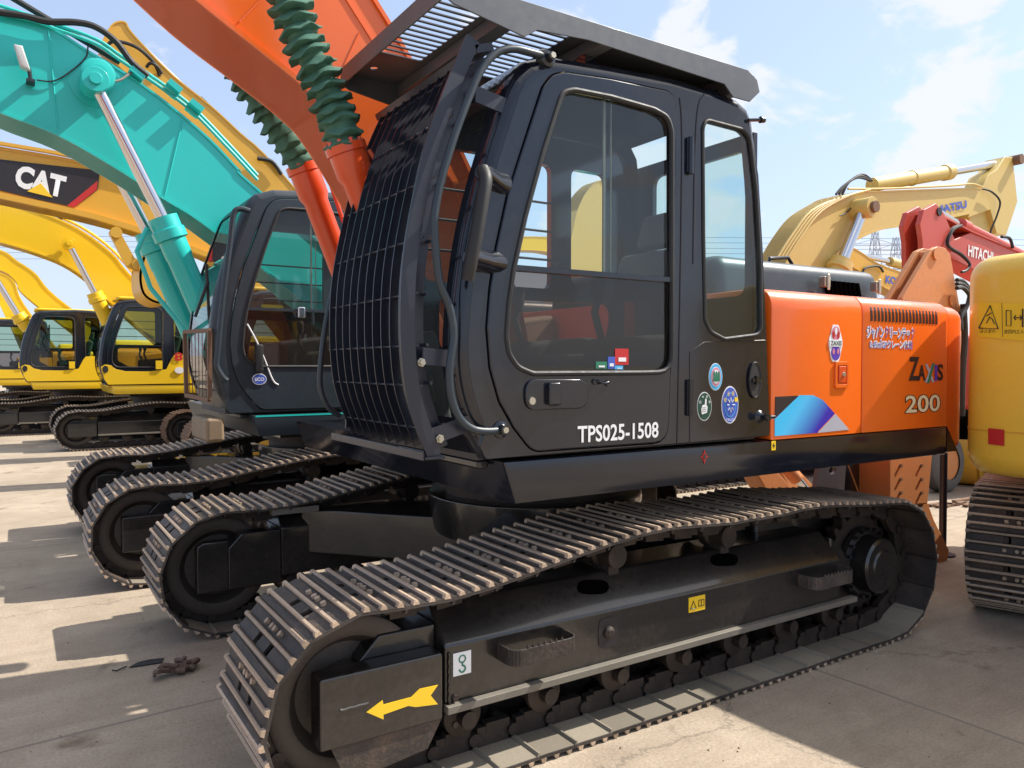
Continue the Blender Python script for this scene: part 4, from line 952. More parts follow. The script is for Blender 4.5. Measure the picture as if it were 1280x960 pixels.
pl_=XZ([(399,948),(460,946),(532,905),(545,880),(553,868),(530,940),(520,960),(470,1000),(405,1000)],YA)
q=U(577.5,829,YFR-0.002); s2=wp('hook_sticker',MB().box(q.x-0.040,q.x+0.040,YFR-0.004,YFR-0.0005,q.z-0.045,q.z+0.045),WHITE,fr)
wp('hook_symbol',MB().tube([(q.x+0.014*math.cos(a),YFR-0.005,q.z+0.018+0.014*math.sin(a)) for a in [i*PI/8 for i in range(17)]],0.0028,6).tube([(q.x,YFR-0.005,q.z+0.006),(q.x,YFR-0.005,q.z-0.008)]+[(q.x+0.013*math.sin(a),YFR-0.005,q.z-0.021+0.013*math.cos(a)) for a in [i*PI/8 for i in range(0,13)]],0.0035,6),GRNM,s2)
q=U(871,754.5,YFR-0.002); s3=wp('warning_sticker',MB().box(q.x-0.055,q.x+0.055,YFR-0.004,YFR-0.0005,q.z-0.036,q.z+0.036),YELM,fr)
wp('warning_symbol',MB().tube([(q.x-0.045,YFR-0.005,q.z-0.02),(q.x-0.008,YFR-0.005,q.z-0.02),(q.x-0.0265,YFR-0.005,q.z+0.018),(q.x-0.045,YFR-0.005,q.z-0.02)],0.0025,5).tube([(q.x+0.01,YFR-0.005,q.z-0.015),(q.x+0.046,YFR-0.005,q.z-0.015),(q.x+0.046,YFR-0.005,q.z+0.015),(q.x+0.01,YFR-0.005,q.z+0.015),(q.x+0.01,YFR-0.005,q.z-0.015)],0.002,5).box(q.x+0.0265,q.x+0.0295,YFR-0.006,YFR-0.004,q.z-0.015,q.z+0.015),DKMARK,s3)
for (xa,ya,xb,yb) in ((622,802,720,783),(998,716,1066,704)):
    a=U(xa,ya,YFR); b=U(xb,yb,YFR-0.10); xa_,xb_,zz=a.x+0.0,b.x,0.465
    P=fillet([(xa_,YFR),(xa_,YFR-0.115),(xb_,YFR-0.115),(xb_,YFR)],[0,0.05,0.05,0],5)
    m=MB()
    for i in range(len(P)-1):
        p,q=Vector((*P[i],0)),Vector((*P[i+1],0)); d=(q-p); 
        if d.length<1e-5: continue
        nn=Vector((-d.y,d.x,0)).normalized()*0.004; c=(p+q)/2; m.obox((c.x,c.y,zz),d*0.52,nn,(0,0,0.034))
    n_=int((xb_-xa_-0.1)/0.028)
    for i in range(n_): m.prism([(xa_+0.06+i*0.028,zz+0.033),(xa_+0.08+i*0.028,zz+0.033),(xa_+0.07+i*0.028,zz+0.048)],YFR-0.119,YFR-0.111,'y')
    wp('foot_step',m,STEEL,fr,bevel=0.003)
def topz(y): # sloped plate of the frame: from (YFR,0.53) to (YFR+0.135,0.665)
    return 0.53+(y-YFR)
def slopept(px,py):
    d=ray(px,py); # plane z = 0.53+(y-YFR)
    t=(0.53-YFR-CAM.z+CAM.y)/(d.z-d.y); return CAM+d*t
def slopehole(px,py,rx,ry,parent):
    P=[]
    for i in range(20):
        a=2*PI*i/20; c,s=math.cos(a),math.sin(a); k=1/max(abs(c),abs(s))**0.45; P.append(slopept(px+rx*c*k*0.9,py+ry*s*k*0.9))
    nn=Vector((0,-1,1)).normalized(); m=MB(); m.add([p+nn*0.003 for p in P]+[p-nn*0.02 for p in P],[tuple(range(20))]+[(i,(i+1)%20,20+(i+1)%20,20+i) for i in range(20)])
    wp('hole_shade_patch',m,HOLESHADE,parent)  # black patch on the sloped plate paints the dark inside the hole
slopehole(741,734,22,10,fr); slopehole(905,700,19,8.5,fr)
q=U(760,790,YFR); wp('grease_port',plate(fillet([(q.x-0.055,q.z-0.065),(q.x+0.055,q.z-0.065),(q.x+0.055,q.z+0.065),(q.x-0.055,q.z+0.065)],0.03),[],YFR-0.003,YFR-0.0005,'y'),DKMARK,fr)
wp('grease_valve',MB().lathe((q.x,YFR,q.z),(q.x,YFR-0.025,q.z),[(0,0.03),(0.6,0.028),(1,0.015)],12),CHAIN,fr)
# scraper plate / guard below the yoke
wp('idler_guard',MB().prism([(0.92,0.262),(1.36,0.262),(1.30,0.16),(0.98,0.12)],2.61,2.625,'y'),STEEL,yk)

# ================================================================== TEAL-BOOM MACHINE BESIDE IT
def px_boom(root,name,up,lo,y,w,mat,n=5,extra_u=(),extra_l=(),fl=0.012,th=0.02):
    u=[*XZ(up,y),*extra_u]; l=[*XZ(lo,y),*extra_l]
    return part(name,boom_mb(u,l,y,y+w,fl,th,n),mat,root,world=True)
G2='excavators parked in a row across the yard'
m2=thing('excavator','excavator with teal boom and dark grey cab parked behind the caged black cab','excavator',(2.62,7.5,0),0,G2)
undercarriage(m2,dx=-0.17)
house(m2,DGREY,DGREY,TEAL,top=2.05)
c2,d2=cab(m2,DGREY,seatmat=WRAP,xs_=1.07,zs=1.07)
for sy in (-1.349,):
    part('skirt_stripe',MB().box(-1.05,0.5,-1.3525,-1.349,1.215,1.228),TEAL,m2)
Yc=6.15
b2=px_boom(m2,'boom',[(-60,-14),(0,14),(58,30),(110,62),(160,92),(210,128),(262,172),(300,212),(328,240)],[(-60,110),(0,141),(69,168),(137,206),(206,250),(275,296)],7.25,0.5,TEAL,
   extra_u=[(4.0,1.7)],extra_l=[(3.3,1.5)])
# welded doubler ring and boss, lamp, hoses, pipes on the boom
q=Vector(U(120,103,7.25)); 
part('boom_boss',MB().lathe((q.x,7.262,q.z),(q.x,7.02,q.z),[(0,0.20),(0.03,0.20),(0.035,0.12),(0.6,0.11),(0.62,0.125),(0.97,0.125),(1,0.10)],32),TEAL,b2,world=True)
part('boss_pin',MB().cyl((q.x,7.02,q.z),(q.x,7.005,q.z),0.07,20),TEAL,b2,world=True)
lp=Vector(U(38,100,7.25)); m=MB(); m.box(lp.x-0.03,lp.x+0.03,7.15,7.262,lp.z-0.04,lp.z-0.02).tube([(lp.x,7.17,lp.z-0.02),(lp.x-0.01,7.16,lp.z+0.06)],0.015,8)
lb=part('boom_lamp',m,DGREY,b2,world=True)
part('lamp_lens',MB().rprism([(lp.x-0.07,lp.z+0.05),(lp.x-0.0,lp.z+0.03),(lp.x-0.05,lp.z+0.21),(lp.x-0.11,lp.z+0.21)],7.10,7.20,'y',0.015),LAMPG,lb,world=True)
def wpipe(name,pxs,y,r,mat,parent,n=5): return part(name,MB().tube(smooth([tuple(U(p[0],p[1],p[2] if len(p)>2 else y)) for p in pxs],n),r,8),mat,parent,world=True)
wpipe('lamp_cable',[(46,100),(68,101),(90,88),(107,72),(110,58)],7.24,0.006,RUB,b2)
wpipe('boss_hose',[(134,103,7.1),(150,100,7.15),(162,92,7.2),(170,88,7.25)],7.2,0.010,LSTEEL,b2)
for k,(dy,o_) in enumerate(((7.30,-7),(7.40,-13))):
    wpipe('hydraulic_pipe',[(-40,8+o_),(0,20+o_),(60,40+o_),(120,62+o_),(150,82+o_),(195,112+o_),(240,146+o_),(285,192+o_),(322,232+o_)],dy,0.016,TEAL,b2)
wpipe('hydraulic_hose',[(-10,14),(30,20),(60,27),(95,28),(120,34),(145,52),(165,78),(185,95)],7.20,0.028,RUB,b2)
wpipe('hydraulic_hose',[(10,-6),(40,12),(80,36),(120,60),(150,78)],7.45,0.026,RUB,b2)
for px,py in ((170,100),(216,116),(243,140)):
    p=Vector(U(px,py-4,7.3)); part('pipe_clamp',MB().obox(p,(0.05,0,-0.035),(0,0.12,0),(0.015,0,0.02)),TEAL,b2,world=True)
eye=Vector(U(118,104,7.08)); col=Vector(U(203,272,7.08)); base=Vector(U(262,408,7.08)); base=base+(base-col)*0.35
ram(m2,eye,col,base,0.052,0.105,TEAL)
dY=Vector((0,0.85,0)); ram(m2,eye+dY,col+dY,base+dY,0.052,0.105,TEAL)
part('side_pipe',MB().tube([tuple(col+Vector((-0.12,-0.02,-0.1))),tuple(col+Vector((-0.20,-0.02,-0.30))),tuple(col+Vector((-0.10,-0.02,-0.6))),tuple(base+Vector((-0.12,-0.02,0)))],0.02,8),TEAL,m2,world=True)
for px_a,px_b in (((60,36),(72,160)),((228,150),(206,244))):
    pa=U(*px_a,7.26); pb=U(*px_b,7.26); part('weld_seam',MB().tube([tuple(pa.lerp(pb,k_/30)) for k_ in range(31)],0.007,6),TEAL,b2,world=True)
# cab details: handrail, wiper, eco sticker, front mesh gate, bumper
def w2(name,mb,mat,parent,**k): return part(name,mb,mat,parent,world=True,**k)
w2('grab_rail',MB().tube(smooth([tuple(U(a,b,6.10)) for a,b in ((312,264),(300,261),(292,268),(288,300),(279,370),(272,440),(271,458),(279,472),(284,476))],4),0.022,10),DGREY,m2)
q=Vector(U(324,474,6.14)); ec=w2('round_sticker',disc((q.x,q.z),0.055,0.045,6.132,6.139),WHITE,d2)
w2('sticker_band',disc((q.x,q.z),0.050,0.038,6.130,6.133),BLUEM,ec); text('ECO',(q.x-0.036,6.1285,q.z-0.014),0.072,0.028,ec,WHITE,bold=0.02)
q=Vector(U(323,448,6.14)); w2('door_handle',MB().rprism(fillet([(q.x-.03,q.z-.11),(q.x+.03,q.z-.11),(q.x+.03,q.z+.11),(q.x-.03,q.z+.11)],0.02),6.10,6.14,'y',0.01),RUB,d2)
q=Vector(U(376,390,6.14)); w2('window_latch',MB().box(q.x-.03,q.x+.03,6.11,6.15,q.z-.05,q.z+.04),CHROME,d2,bevel=0.01)
w2('door_bead',MB().tube(smooth([tuple(U(a,b,6.137)) for a,b in ((309,405),(320,425),(331,450),(341,475),(348,481))],4),0.006,6),WHITE,d2)
w2('wiper',MB().tube([tuple(U(260,352,6.3)),tuple(U(244,396,6.3))],0.012,6).tube([tuple(U(258,330,6.3)),tuple(U(262,410,6.35))],0.012,6),RUB,m2)
gx=1.02
gp_=[UZ(232,415,1.0)]
mg=MB(); 
A=Vector(U(231,415,6.75)); B=Vector(U(262,413,6.15)); C=Vector(U(262,500,6.15)); D=Vector(U(233,494,6.75))
for p,r_ in ((A,B),(B,C),(C,D),(D,A)): mg.tube([tuple(p),tuple(r_)],0.022,4)
for i in range(1,7):
    t=i/7; mg.tube([tuple(A.lerp(B,t)),tuple(D.lerp(C,t))],0.004,4)
w2('front_gate',mg,RUST,m2)
q=Vector(U(285,520,6.15)); w2('front_bumper',MB().box(q.x-0.16,q.x-0.02,6.16,6.75,1.03,1.22),WOODY,m2,bevel=0.03)

# ================================================================== YELLOW EXCAVATORS FURTHER ALONG THE ROW
def yellow_machine(ox,oy,label,body=YEL,shoes=False,shoemats=None,boommat=YEL,cabin=True,hood=True,**k):
    r=thing('excavator',label,'excavator',(ox,oy,0),0,G2)
    undercarriage(r,shoes=False,shoemats=shoemats)
    house(r,body,body,body,hood=hood,hoodmat=body)
    if cabin:
        c,d=cab(r,BLACK,GLASSG,GLASSD,detail=False)
        lowp=fillet(L2([(612,574),(596,545),(583,500),(578,465),(600,450),(628,455),(648,478),(690,490),(780,490),(850,478),(870,420),(880,400),(962,400),(962,545)]),0.03,3)
        lp_=part('lower_panel',MB().prism(lowp,-1.362,-1.348,'y'),body,r,bevel=0.004)
        q=L2([(600,480)])[0]; part('side_lamp',disc(q,0.05,0.07,-1.375,-1.36),RUB,lp_)
        part('roof_cap',MB().rprism(fillet([(-0.98,-1.28),(0.36,-1.28),(0.36,-0.44),(-0.98,-0.44)],0.1),2.90,2.97,'z',0.03),body,r)
        part('hinge',MB().box(-0.30,-0.18,-1.39,-1.36,1.55,1.72),body,lp_)
    return r
mA=yellow_machine(2.62,18.0,'bright yellow excavator with black cab, nearer of the two yellow cabs on the left')
u=[(-40,236),(0,248),(45,262),(96,284),(140,316),(172,352)]; l=[(-40,292),(0,303),(41,315),(79,330),(110,351),(137,378)]
bA=px_boom(mA,'boom',u,l,17.75,0.5,YEL,extra_u=[(3.9,1.7)],extra_l=[(3.0,1.6)],th=0.04)
e=Vector(U(86,305,17.55)); c=Vector(U(118,366,17.55)); b=Vector(U(138,410,17.55)); ram(mA,e,c,b,0.06,0.13,YEL)
wpipe('hydraulic_pipe',[(0,247),(50,262),(100,283),(140,312),(172,348)],17.85,0.03,YEL,bA)
wpipe('hydraulic_hose',[(40,262),(60,262),(78,274)],17.8,0.03,RUB,bA)
mB=yellow_machine(1.35,22.4,'yellow excavator with black cab, second yellow cab from the left behind the nearer one')
bB=px_boom(mB,'boom',[(-60,300),(0,312),(22,326),(45,342),(72,372)],[(-60,328),(0,338),(20,352),(34,372)],22.1,0.5,YEL,extra_u=[(2.6,1.9)],extra_l=[(1.9,1.8)],th=0.04)
e=Vector(U(-12,338,21.9)); c=Vector(U(22,393,21.9)); b=Vector(U(36,412,21.9)); ram(mB,e,c,b,0.07,0.14,YEL)
mC=yellow_machine(0.35,27.2,'dark cabbed yellow excavator at the far left edge, farthest in the row')
px_boom(mC,'boom',[(-60,330),(0,340),(18,352),(30,380)],[(-60,360),(-10,372),(4,390)],26.9,0.5,YEL,extra_u=[(1.2,1.9)],extra_l=[(0.2,1.8)],th=0.04)
for i in range(3): part('guard_rail',MB().tube([(-1.5,-1.45+0.25*i,1.3),(-1.5,-1.45+0.25*i,2.4),(-1.1,-1.45+0.25*i,2.5)],0.03,6),YEL,mC)
# small fittings: number and stickers on the nearer yellow machine
q=Vector(U(223,448,16.63)); text('8',(q.x-0.08,16.62,q.z-0.05),0.16,0.17,mA,REDM,bold=0.04)
q=Vector(U(224,461,16.63)); w2('round_sticker',disc((q.x,q.z-0.03),0.085,0.065,16.615,16.628),WHITE,mA)
for mm_,ly in ((mA,16.79),(mB,21.2)):
    pass
# maker's boom with black logo panel
mD=yellow_machine(4.35,14.7,'orange-yellow excavator with a black CAT logo panel on its boom, behind the teal boom',body=YELD,shoemats=[RUST,RUST])
bD=px_boom(mD,'boom',[(-60,170),(0,183),(60,193),(124,206),(190,222),(260,250),(320,290)],[(-60,236),(0,248),(60,261),(120,275),(186,294),(261,322),(300,350)],14.4,0.6,YELD,extra_u=[(5.6,1.8)],extra_l=[(4.6,1.7)],th=0.05)
part('boom_flange_edge',MB().ribbon(XZ([(-60,230),(0,241),(60,254),(120,268),(186,288),(261,316),(300,345)],14.35),14.30,14.41,-0.09),YELD,bD,world=True)
part('boom_top_edge',MB().ribbon(XZ([(-60,168),(0,181),(60,191),(124,204),(190,220)],14.35),14.33,14.41,0.05),YELD,bD,world=True)
YD=14.385
lg=part('logo_panel',MB().prism(XZ([(-30,193),(0,199),(60,206),(125,213),(122,237),(93,259),(50,250),(0,238),(-30,231)],YD),YD,YD+0.03,'y'),DKMARK,bD,world=True)
part('logo_stripe',MB().prism(XZ([(122,226),(121,237),(93,259),(84,257)],YD-0.006),YD-0.006,YD+0.001,'y'),REDM,lg,world=True)
def pxtext(body,x0,y0,x1,y1,hpx,y,parent,mat,bold=0.02,shear=0.0):
    """baseline from (x0,y0) to (x1,y1), cap height hpx at the left"""
    a=Vector(U(x0,y0,y)); b=Vector(U(x1,y1,y)); c=Vector(U(x0,y0-hpx,y)); d=b-a
    return text(body,tuple(a),math.hypot(d.x,d.z),c.z-a.z,parent,mat,rot=math.atan2(d.z,d.x),bold=bold,shear=shear)
pxtext('CAT',17,233,79,248,29,YD-0.005,lg,WHITE,bold=0.05)
part('logo_triangle',MB().prism(XZ([(34,239),(51,229),(66,247)],YD-0.010),YD-0.010,YD-0.003,'y'),YELM,lg,world=True)
# steep boom with stick ram and bucket, on the machine just behind the teal one
mE=thing('excavator','orange-yellow excavator with steep raised boom, chrome ram on top and tucked bucket','excavator',(5.5,11.2,0),0,G2)
undercarriage(mE,shoes=False); house(mE,YELD,YELD,YELD,hoodmat=YELD)
bE=px_boom(mE,'boom',[(127,52),(138,32),(148,26),(158,28),(167,42),(215,92),(262,130),(300,165),(358,222)],[(130,52),(135,66),(142,76),(150,84),(162,96),(200,140),(240,180),(280,225),(330,275)],11.0,0.5,YELD,extra_u=[(5.6,1.8)],extra_l=[(4.7,1.7)],n=4)
e=Vector(U(165,48,11.2)); c=Vector(U(246,126,11.2)); b=Vector(U(338,212,11.2))
m=MB(); m.cyl(e,c,0.05,18); part('stick_ram_rod',m,CHROME,mE,world=True)
m=MB(); m.lathe(c,b,[(0,0.09),(0.08,0.09),(0.09,0.075),(1,0.075)],20); part('stick_cylinder',m,RUB,mE,world=True)
wpipe('hydraulic_hose',[(133,60,10.98),(140,52,10.9),(158,54,10.9),(175,62,10.9),(192,78,10.95),(200,95,11.0)],11,0.022,RUB,bE)
wpipe('hydraulic_hose',[(183,84,10.95),(188,79,10.9),(196,83,10.9),(202,92,10.95)],11,0.02,RUB,bE)
wpipe('hydraulic_hose',[(322,198),(340,202),(352,218)],10.95,0.03,RUB,bE)
part('stick',MB().prism(XZ([(134,44),(158,34),(200,200),(206,318),(184,322),(172,210)],11.1),11.1,11.4,'y'),YELD,mE,world=True)
m=MB(); bp_=smooth(XZ([(178,318),(172,345),(176,368),(190,379),(205,380),(222,370)],11.0),4)
m.ribbon(bp_,10.85,11.65,0.03); side=XZ([(178,318),(172,345),(176,368),(190,379),(205,380),(222,372),(226,340),(206,312)],11.0)
bk=part('bucket',m,YELD,mE,world=True)
for y in (10.85,11.63): part('bucket_side',MB().prism(smooth(side,3,True),y,y+0.02,'y'),YELD,bk,world=True)
m=MB(); m.prism(fillet(XZ([(135,288),(148,286),(168,322),(178,330),(172,340),(158,332)],10.95),0.04),10.95,11.05,'y'); k_=part('bucket_link',m,YELD,bk,world=True)
for px,py in ((145,291),(172,331)):
    q=Vector(U(px,py,10.95)); part('link_pin',MB().cyl((q.x,10.90,q.z),(q.x,11.1,q.z),0.07,16),YELD,k_,world=True)
m=MB(); m.prism(fillet(XZ([(186,300),(196,288),(206,300),(200,330),(188,336)],10.95),0.04),10.9,11.5,'y'); part('bucket_ear',m,YELD,bk,world=True)
# pale boom seen through the black cab's far window
mF=thing('excavator','pale yellow excavator seen through the window of the black cab','excavator',(7.8,13.6,0),0)
undercarriage(mF,shoes=False); house(mF,YELP,YELP,YELP,hoodmat=YELP)
px_boom(mF,'boom',[(722,262),(733,240),(748,226),(756,230),(775,262),(800,300),(840,350)],[(708,330),(716,340),(722,345),(728,350),(740,362),(760,380),(780,392)],13.4,0.5,YELP,extra_u=[(9.2,1.7)],extra_l=[(8.2,1.7)])
mG=thing('excavator','yellow excavator with a low level boom seen far behind through the black cab','excavator',(9.4,19.5,0),0)
undercarriage(mG,shoes=False); house(mG,YEL,YEL,YEL,hoodmat=YEL)
px_boom(mG,'boom',[(560,290),(620,296),(680,296),(730,306),(780,330)],[(560,306),(620,312),(680,314),(720,326),(750,345)],19.2,0.5,YEL,extra_u=[(10.3,1.9)],extra_l=[(9.6,1.8)])

# ================================================================== RIGHT BACKGROUND
mK=thing('excavator','pale yellow excavator with long arched KOMATSU boom behind the orange engine cover','excavator',(8.7,8.4,0),PI)
undercarriage(mK,shoes=False); house(mK,YELP,YELP,YELP,hoodmat=YELP,hood=False)
YK=8.15
up=[(972,352),(986,321),(1001,294),(1022,266),(1048,249),(1068,240),(1110,238),(1170,236),(1229,234)]
lo=[(1010,370),(1022,350),(1038,327),(1052,312),(1068,302),(1100,288),(1135,282),(1175,275),(1215,267)]
bK=px_boom(mK,'boom',up,lo,YK,0.6,YELP,th=0.03,extra_u=[])
m=MB(); m.prism(XZ([(1229,232),(1236,218),(1246,212),(1256,196),(1266,196),(1272,252),(1258,294),(1246,292),(1238,262),(1210,272)],YK+0.1),YK+0.1,YK+0.5,'y'); sk2=part('stick',m,YELP,mK,world=True,bevel=0.01)
part('stick_brace',MB().prism(XZ([(1212,268),(1238,262),(1246,290),(1240,296),(1212,290)],YK+0.2),YK+0.2,YK+0.4,'y'),YELP,sk2,world=True)
e=Vector(U(1256,203,YK+0.3)); c=Vector(U(1187,215,YK+0.3)); b=Vector(U(1090,231,YK+0.3))
m=MB(); m.cyl(e,c,0.085,18); cy=part('stick_ram_rod',m,CHROME,mK,world=True)
m=MB(); m.lathe(c,b,[(0,0.16),(0.08,0.16),(0.09,0.135),(0.5,0.135),(0.505,0.15),(0.52,0.15),(0.525,0.135),(1,0.13)],24); part('stick_cylinder',m,YELP,mK,world=True)
part('ram_pin',MB().cyl(e-Vector((0,0.35,0)),e+Vector((0,0.2,0)),0.11,18),RUST,mK,world=True)
e=Vector(U(1079,261,YK-0.15)); c=Vector(U(1052,328,YK-0.15)); b=Vector(U(1030,378,YK-0.15)); ram(mK,e,c,b,0.095,0.17,YELP)
part('boom_pin',MB().cyl(e-Vector((0,0.25,0)),e+Vector((0,0.2,0)),0.10,18),RUST,bK,world=True)
for k_ in range(4):
    o_=k_*4.2; wpipe('hydraulic_pipe',[(972+o_*1.0,322),(990+o_,294),(1014+o_,264),(1048+o_,248-k_),(1075+o_,240-k_)],YK-0.03-0.0*k_,0.022,YELP,bK)
wpipe('hydraulic_pipe',[(1060,236),(1100,236),(1150,234),(1190,232),(1215,230),(1228,234)],YK-0.03,0.02,YELP,bK)
for k_ in range(3): wpipe('hydraulic_hose',[(1045+4*k_,243),(1055+3*k_,232-2*k_),(1072+3*k_,222-2*k_),(1088+k_,226)],YK-0.05,0.022,RUB,bK)
wpipe('hydraulic_hose',[(1228,236),(1240,240),(1250,252),(1246,270),(1238,290),(1240,296)],YK+0.02,0.02,RUB,bK)
wpipe('hydraulic_hose',[(1078,255),(1068,256),(1058,266),(1050,270)],YK-0.03,0.012,RUB,bK)
pxtext('KOMATSU',1152,272,1209,260,10.5,YK-0.006,bK,BLUEM,bold=0.04)
# small second pale boom behind with lettering
mL=thing('excavator','small faded yellow excavator with a KOMATSU arm just above the engine cover','excavator',(14.6,12.6,0),PI)
undercarriage(mL,shoes=False); house(mL,YELP,YELP,YELP,hoodmat=YELP,hood=False)
YL=12.2
bL=px_boom(mL,'boom',[(1056,318),(1066,310),(1078,316),(1100,330),(1150,348)],[(1060,330),(1085,345),(1100,356),(1120,366),(1150,376)],YL,0.5,YELD,extra_u=[],extra_l=[])
pxtext('KOMATSU',1107,354,1148,361,10,YL-0.006,bL,BLUEM,bold=0.04)
e=Vector(U(1070,318,YL+0.2)); c=Vector(U(1112,327,YL+0.2)); b=Vector(U(1150,337,YL+0.2))
part('stick_ram_rod',MB().cyl(e,c,0.07,14),CHROME,mL,world=True); part('stick_cylinder',MB().cyl(c,b,0.13,18),YELP,mL,world=True)
wpipe('hydraulic_hose',[(1078,342),(1082,335),(1098,333),(1104,340)],YL-0.03,0.03,RUB,bL)
# red arm
YH=5.0
mH=thing('excavator','red excavator arm lettered HITACHI rising behind the orange counterweight','excavator',(12.9,6.0,0),PI)
undercarriage(mH,shoes=False); house(mH,HRED,HRED,HRED,hoodmat=HRED,hood=False)
arm=MB(); arm.prism(XZ([(1158,266),(1176,262),(1192,300),(1215,290),(1240,300),(1290,322),(1330,345),(1330,382),(1290,362),(1245,352),(1212,334),(1185,322)],YH),YH,YH+0.30,'y')
aH=part('stick',arm,HRED,mH,world=True,bevel=0.012)
for y in (YH-0.07,YH+0.13):
    part('yoke_plate',MB().prism(XZ([(1150,280),(1155,262),(1170,254),(1180,266),(1194,300),(1184,330),(1168,340),(1154,336),(1153,300)],YH-0.07),y,y+0.06,'y'),HRED,aH,world=True,bevel=0.008)
for px,py in ((1166,266),(1166,324)):
    q=Vector(U(px,py,YH)); part('yoke_pin',MB().cyl((q.x,YH-0.085,q.z),(q.x,YH+0.20,q.z),0.05,18),DKMARK,aH,world=True)
part('arm_flange',MB().ribbon(XZ([(1180,272),(1215,290),(1290,322),(1330,345)],YH-0.02),YH-0.02,YH+0.32,0.02),HRED,aH,world=True)
e=Vector(U(1166,260,YH+0.2)); c=Vector(U(1200,281,YH+0.2)); b=Vector(U(1275,318,YH+0.2))
part('arm_ram_rod',MB().cyl(e,c,0.035,16),CHROME,mH,world=True); part('arm_cylinder',MB().lathe(c,b,[(0,0.085),(0.1,0.085),(0.11,0.07),(1,0.07)],18),HRED,mH,world=True)
pxtext('HITACHI',1210,320,1241,329,14.5,YH-0.006,aH,WHITE,bold=0.03)
for k_ in range(2): wpipe('hydraulic_hose',[(1198+4*k_,282),(1188+3*k_,288),(1182+3*k_,306),(1200+2*k_,318),(1212,330),(1208,338),(1202,340)],YH-0.06-0.04*k_,0.017,RUB,aH)
wpipe('hydraulic_hose',[(1252,296),(1262,298),(1266,310)],YH-0.03,0.02,RUB,aH)
# faded orange linkage plate and arm behind the counterweight
YO=3.9
mO=thing('excavator','faded orange excavator working arm folded down behind the orange engine cover','excavator arm',(8.2,4.1,0),PI)
for y in (YO,YO+0.13):
    o=part('link_plate',MB().prism(fillet(XZ([(1128,372),(1164,312),(1172,308),(1182,310),(1188,318),(1201,390),(1196,412),(1188,440),(1128,440)],YO),0.02),y,y+0.05,'y'),BROR,mO,world=True,bevel=0.006)
    if y==YO: o1=o
for px,py,r_ in ((1169,318,0.055),(1189,376,0.055)):
    q=Vector(U(px,py,YO)); part('pivot_pin',MB().lathe((q.x,YO-0.02,q.z),(q.x,YO+0.20,q.z),[(0,r_),(0.04,r_),(0.05,r_*0.8),(1,r_*0.8)],22),BROR,o1,world=True)
part('boom',MB().prism(XZ([(1120,392),(1205,380),(1206,430),(1200,470),(1150,470)],YO+0.06),YO+0.055,YO+0.125,'y'),BROR,mO,world=True,bevel=0.01)
e=Vector(U(1172,312,YO+0.15)); part('link_ram_rod',MB().cyl(tuple(U(1140,345,YO+0.2)),tuple(U(1118,372,YO+0.2)),0.035,16),CHROME,mO,world=True)
for k_ in range(3): wpipe('hydraulic_hose',[(1196,350+5*k_),(1204,352+4*k_),(1212,364+3*k_),(1208,384),(1200,392+4*k_),(1202,404+4*k_)],YO-0.05-0.03*k_,0.02,RUB,o1)
wpipe('hose_bundle',[(1204,380),(1206,420),(1203,470),(1202,520)],YO-0.02,0.03,RUB,mO)
q=Vector(U(1206,470,YO+0.2)); 
m=MB()
a=Vector(U(1198,425,6.3)); b=Vector(U(1215,545,6.3)); m.rprism([(a.x-1.2,1.22),(b.x+0.6,1.22),(b.x+0.6,a.z+0.1),(a.x-1.2,a.z+0.1)],6.3,8.0,'y',0.08)
mW=thing('wheel_loader','orange-red wheeled machine glimpsed between the orange and the yellow counterweights','wheel loader',(a.x,6.9,0),0)
part('body',m,HRED,mW,world=True)
# wheel and tyre
def wheel(root,cx,cy,r,wd):
    m=MB(); m.lathe((cx,cy,r),(cx,cy+wd,r),[(0,r*0.56),(0.0,r*0.80),(0.08,r*0.93),(0.2,r),(0.8,r),(0.92,r*0.93),(1,r*0.80),(1,r*0.56)],40,caps=False)
    t_=part('tyre',m,TYRE,root,world=True)
    m=MB(); m.lathe((cx,cy+0.02,r),(cx,cy+wd-0.02,r),[(0,r*0.57),(0.05,r*0.57),(0.1,r*0.50),(0.35,r*0.46),(0.36,r*0.16),(0.2,r*0.14),(0.2,0.02),(1,0.02)],32); part('wheel_rim',m,BROR,t_,world=True)
    for i in range(8):
        a=2*PI*i/8; part('wheel_bolt',MB().cyl((cx+r*0.3*math.cos(a),cy+wd*0.3,r+r*0.3*math.sin(a)),(cx+r*0.3*math.cos(a),cy+wd*0.4,r+r*0.3*math.sin(a)),0.02,6),GALV,t_,world=True)
q=UZ(1189,616,0.0); wheel(mW,q.x,q.y,0.37,0.22); wheel(mW,q.x+2.4,q.y,0.37,0.22)
# tan bucket on the ground
def bucket_thing(q,sc,mat,label,rz):
    t=thing('digging_bucket',label,'bucket',(q[0],q[1],0),rz)
    path=smooth([(-0.55,0.75),(-0.60,0.35),(-0.40,0.06),(0.0,0.0),(0.45,0.05),(0.72,0.12)],5); path=[(a*sc,b*sc) for a,b in path]
    part('bucket_shell',MB().ribbon(path,-0.6*sc,0.6*sc,0.03),mat,t)
    sd_=path+[(0.5*sc,0.6*sc),(-0.1*sc,0.85*sc)]
    for y in (-0.6*sc,0.57*sc): part('bucket_side',MB().prism(sd_,y,y+0.03,'y'),mat,t)
    for i in range(5):
        y=(-0.55+i*0.26)*sc; part('bucket_tooth',MB().prism([(0.70*sc,0.10*sc),(0.95*sc,0.13*sc),(0.70*sc,0.17*sc)],y,y+0.08*sc,'y'),CHAIN,t)
    for y in (-0.18*sc,0.12*sc): part('bucket_ear',MB().prism(fillet([(-0.52*sc,0.70*sc),(-0.35*sc,1.02*sc),(-0.05*sc,1.05*sc),(-0.1*sc,0.75*sc)],0.05*sc),y,y+0.05*sc,'y'),mat,t)
    return t
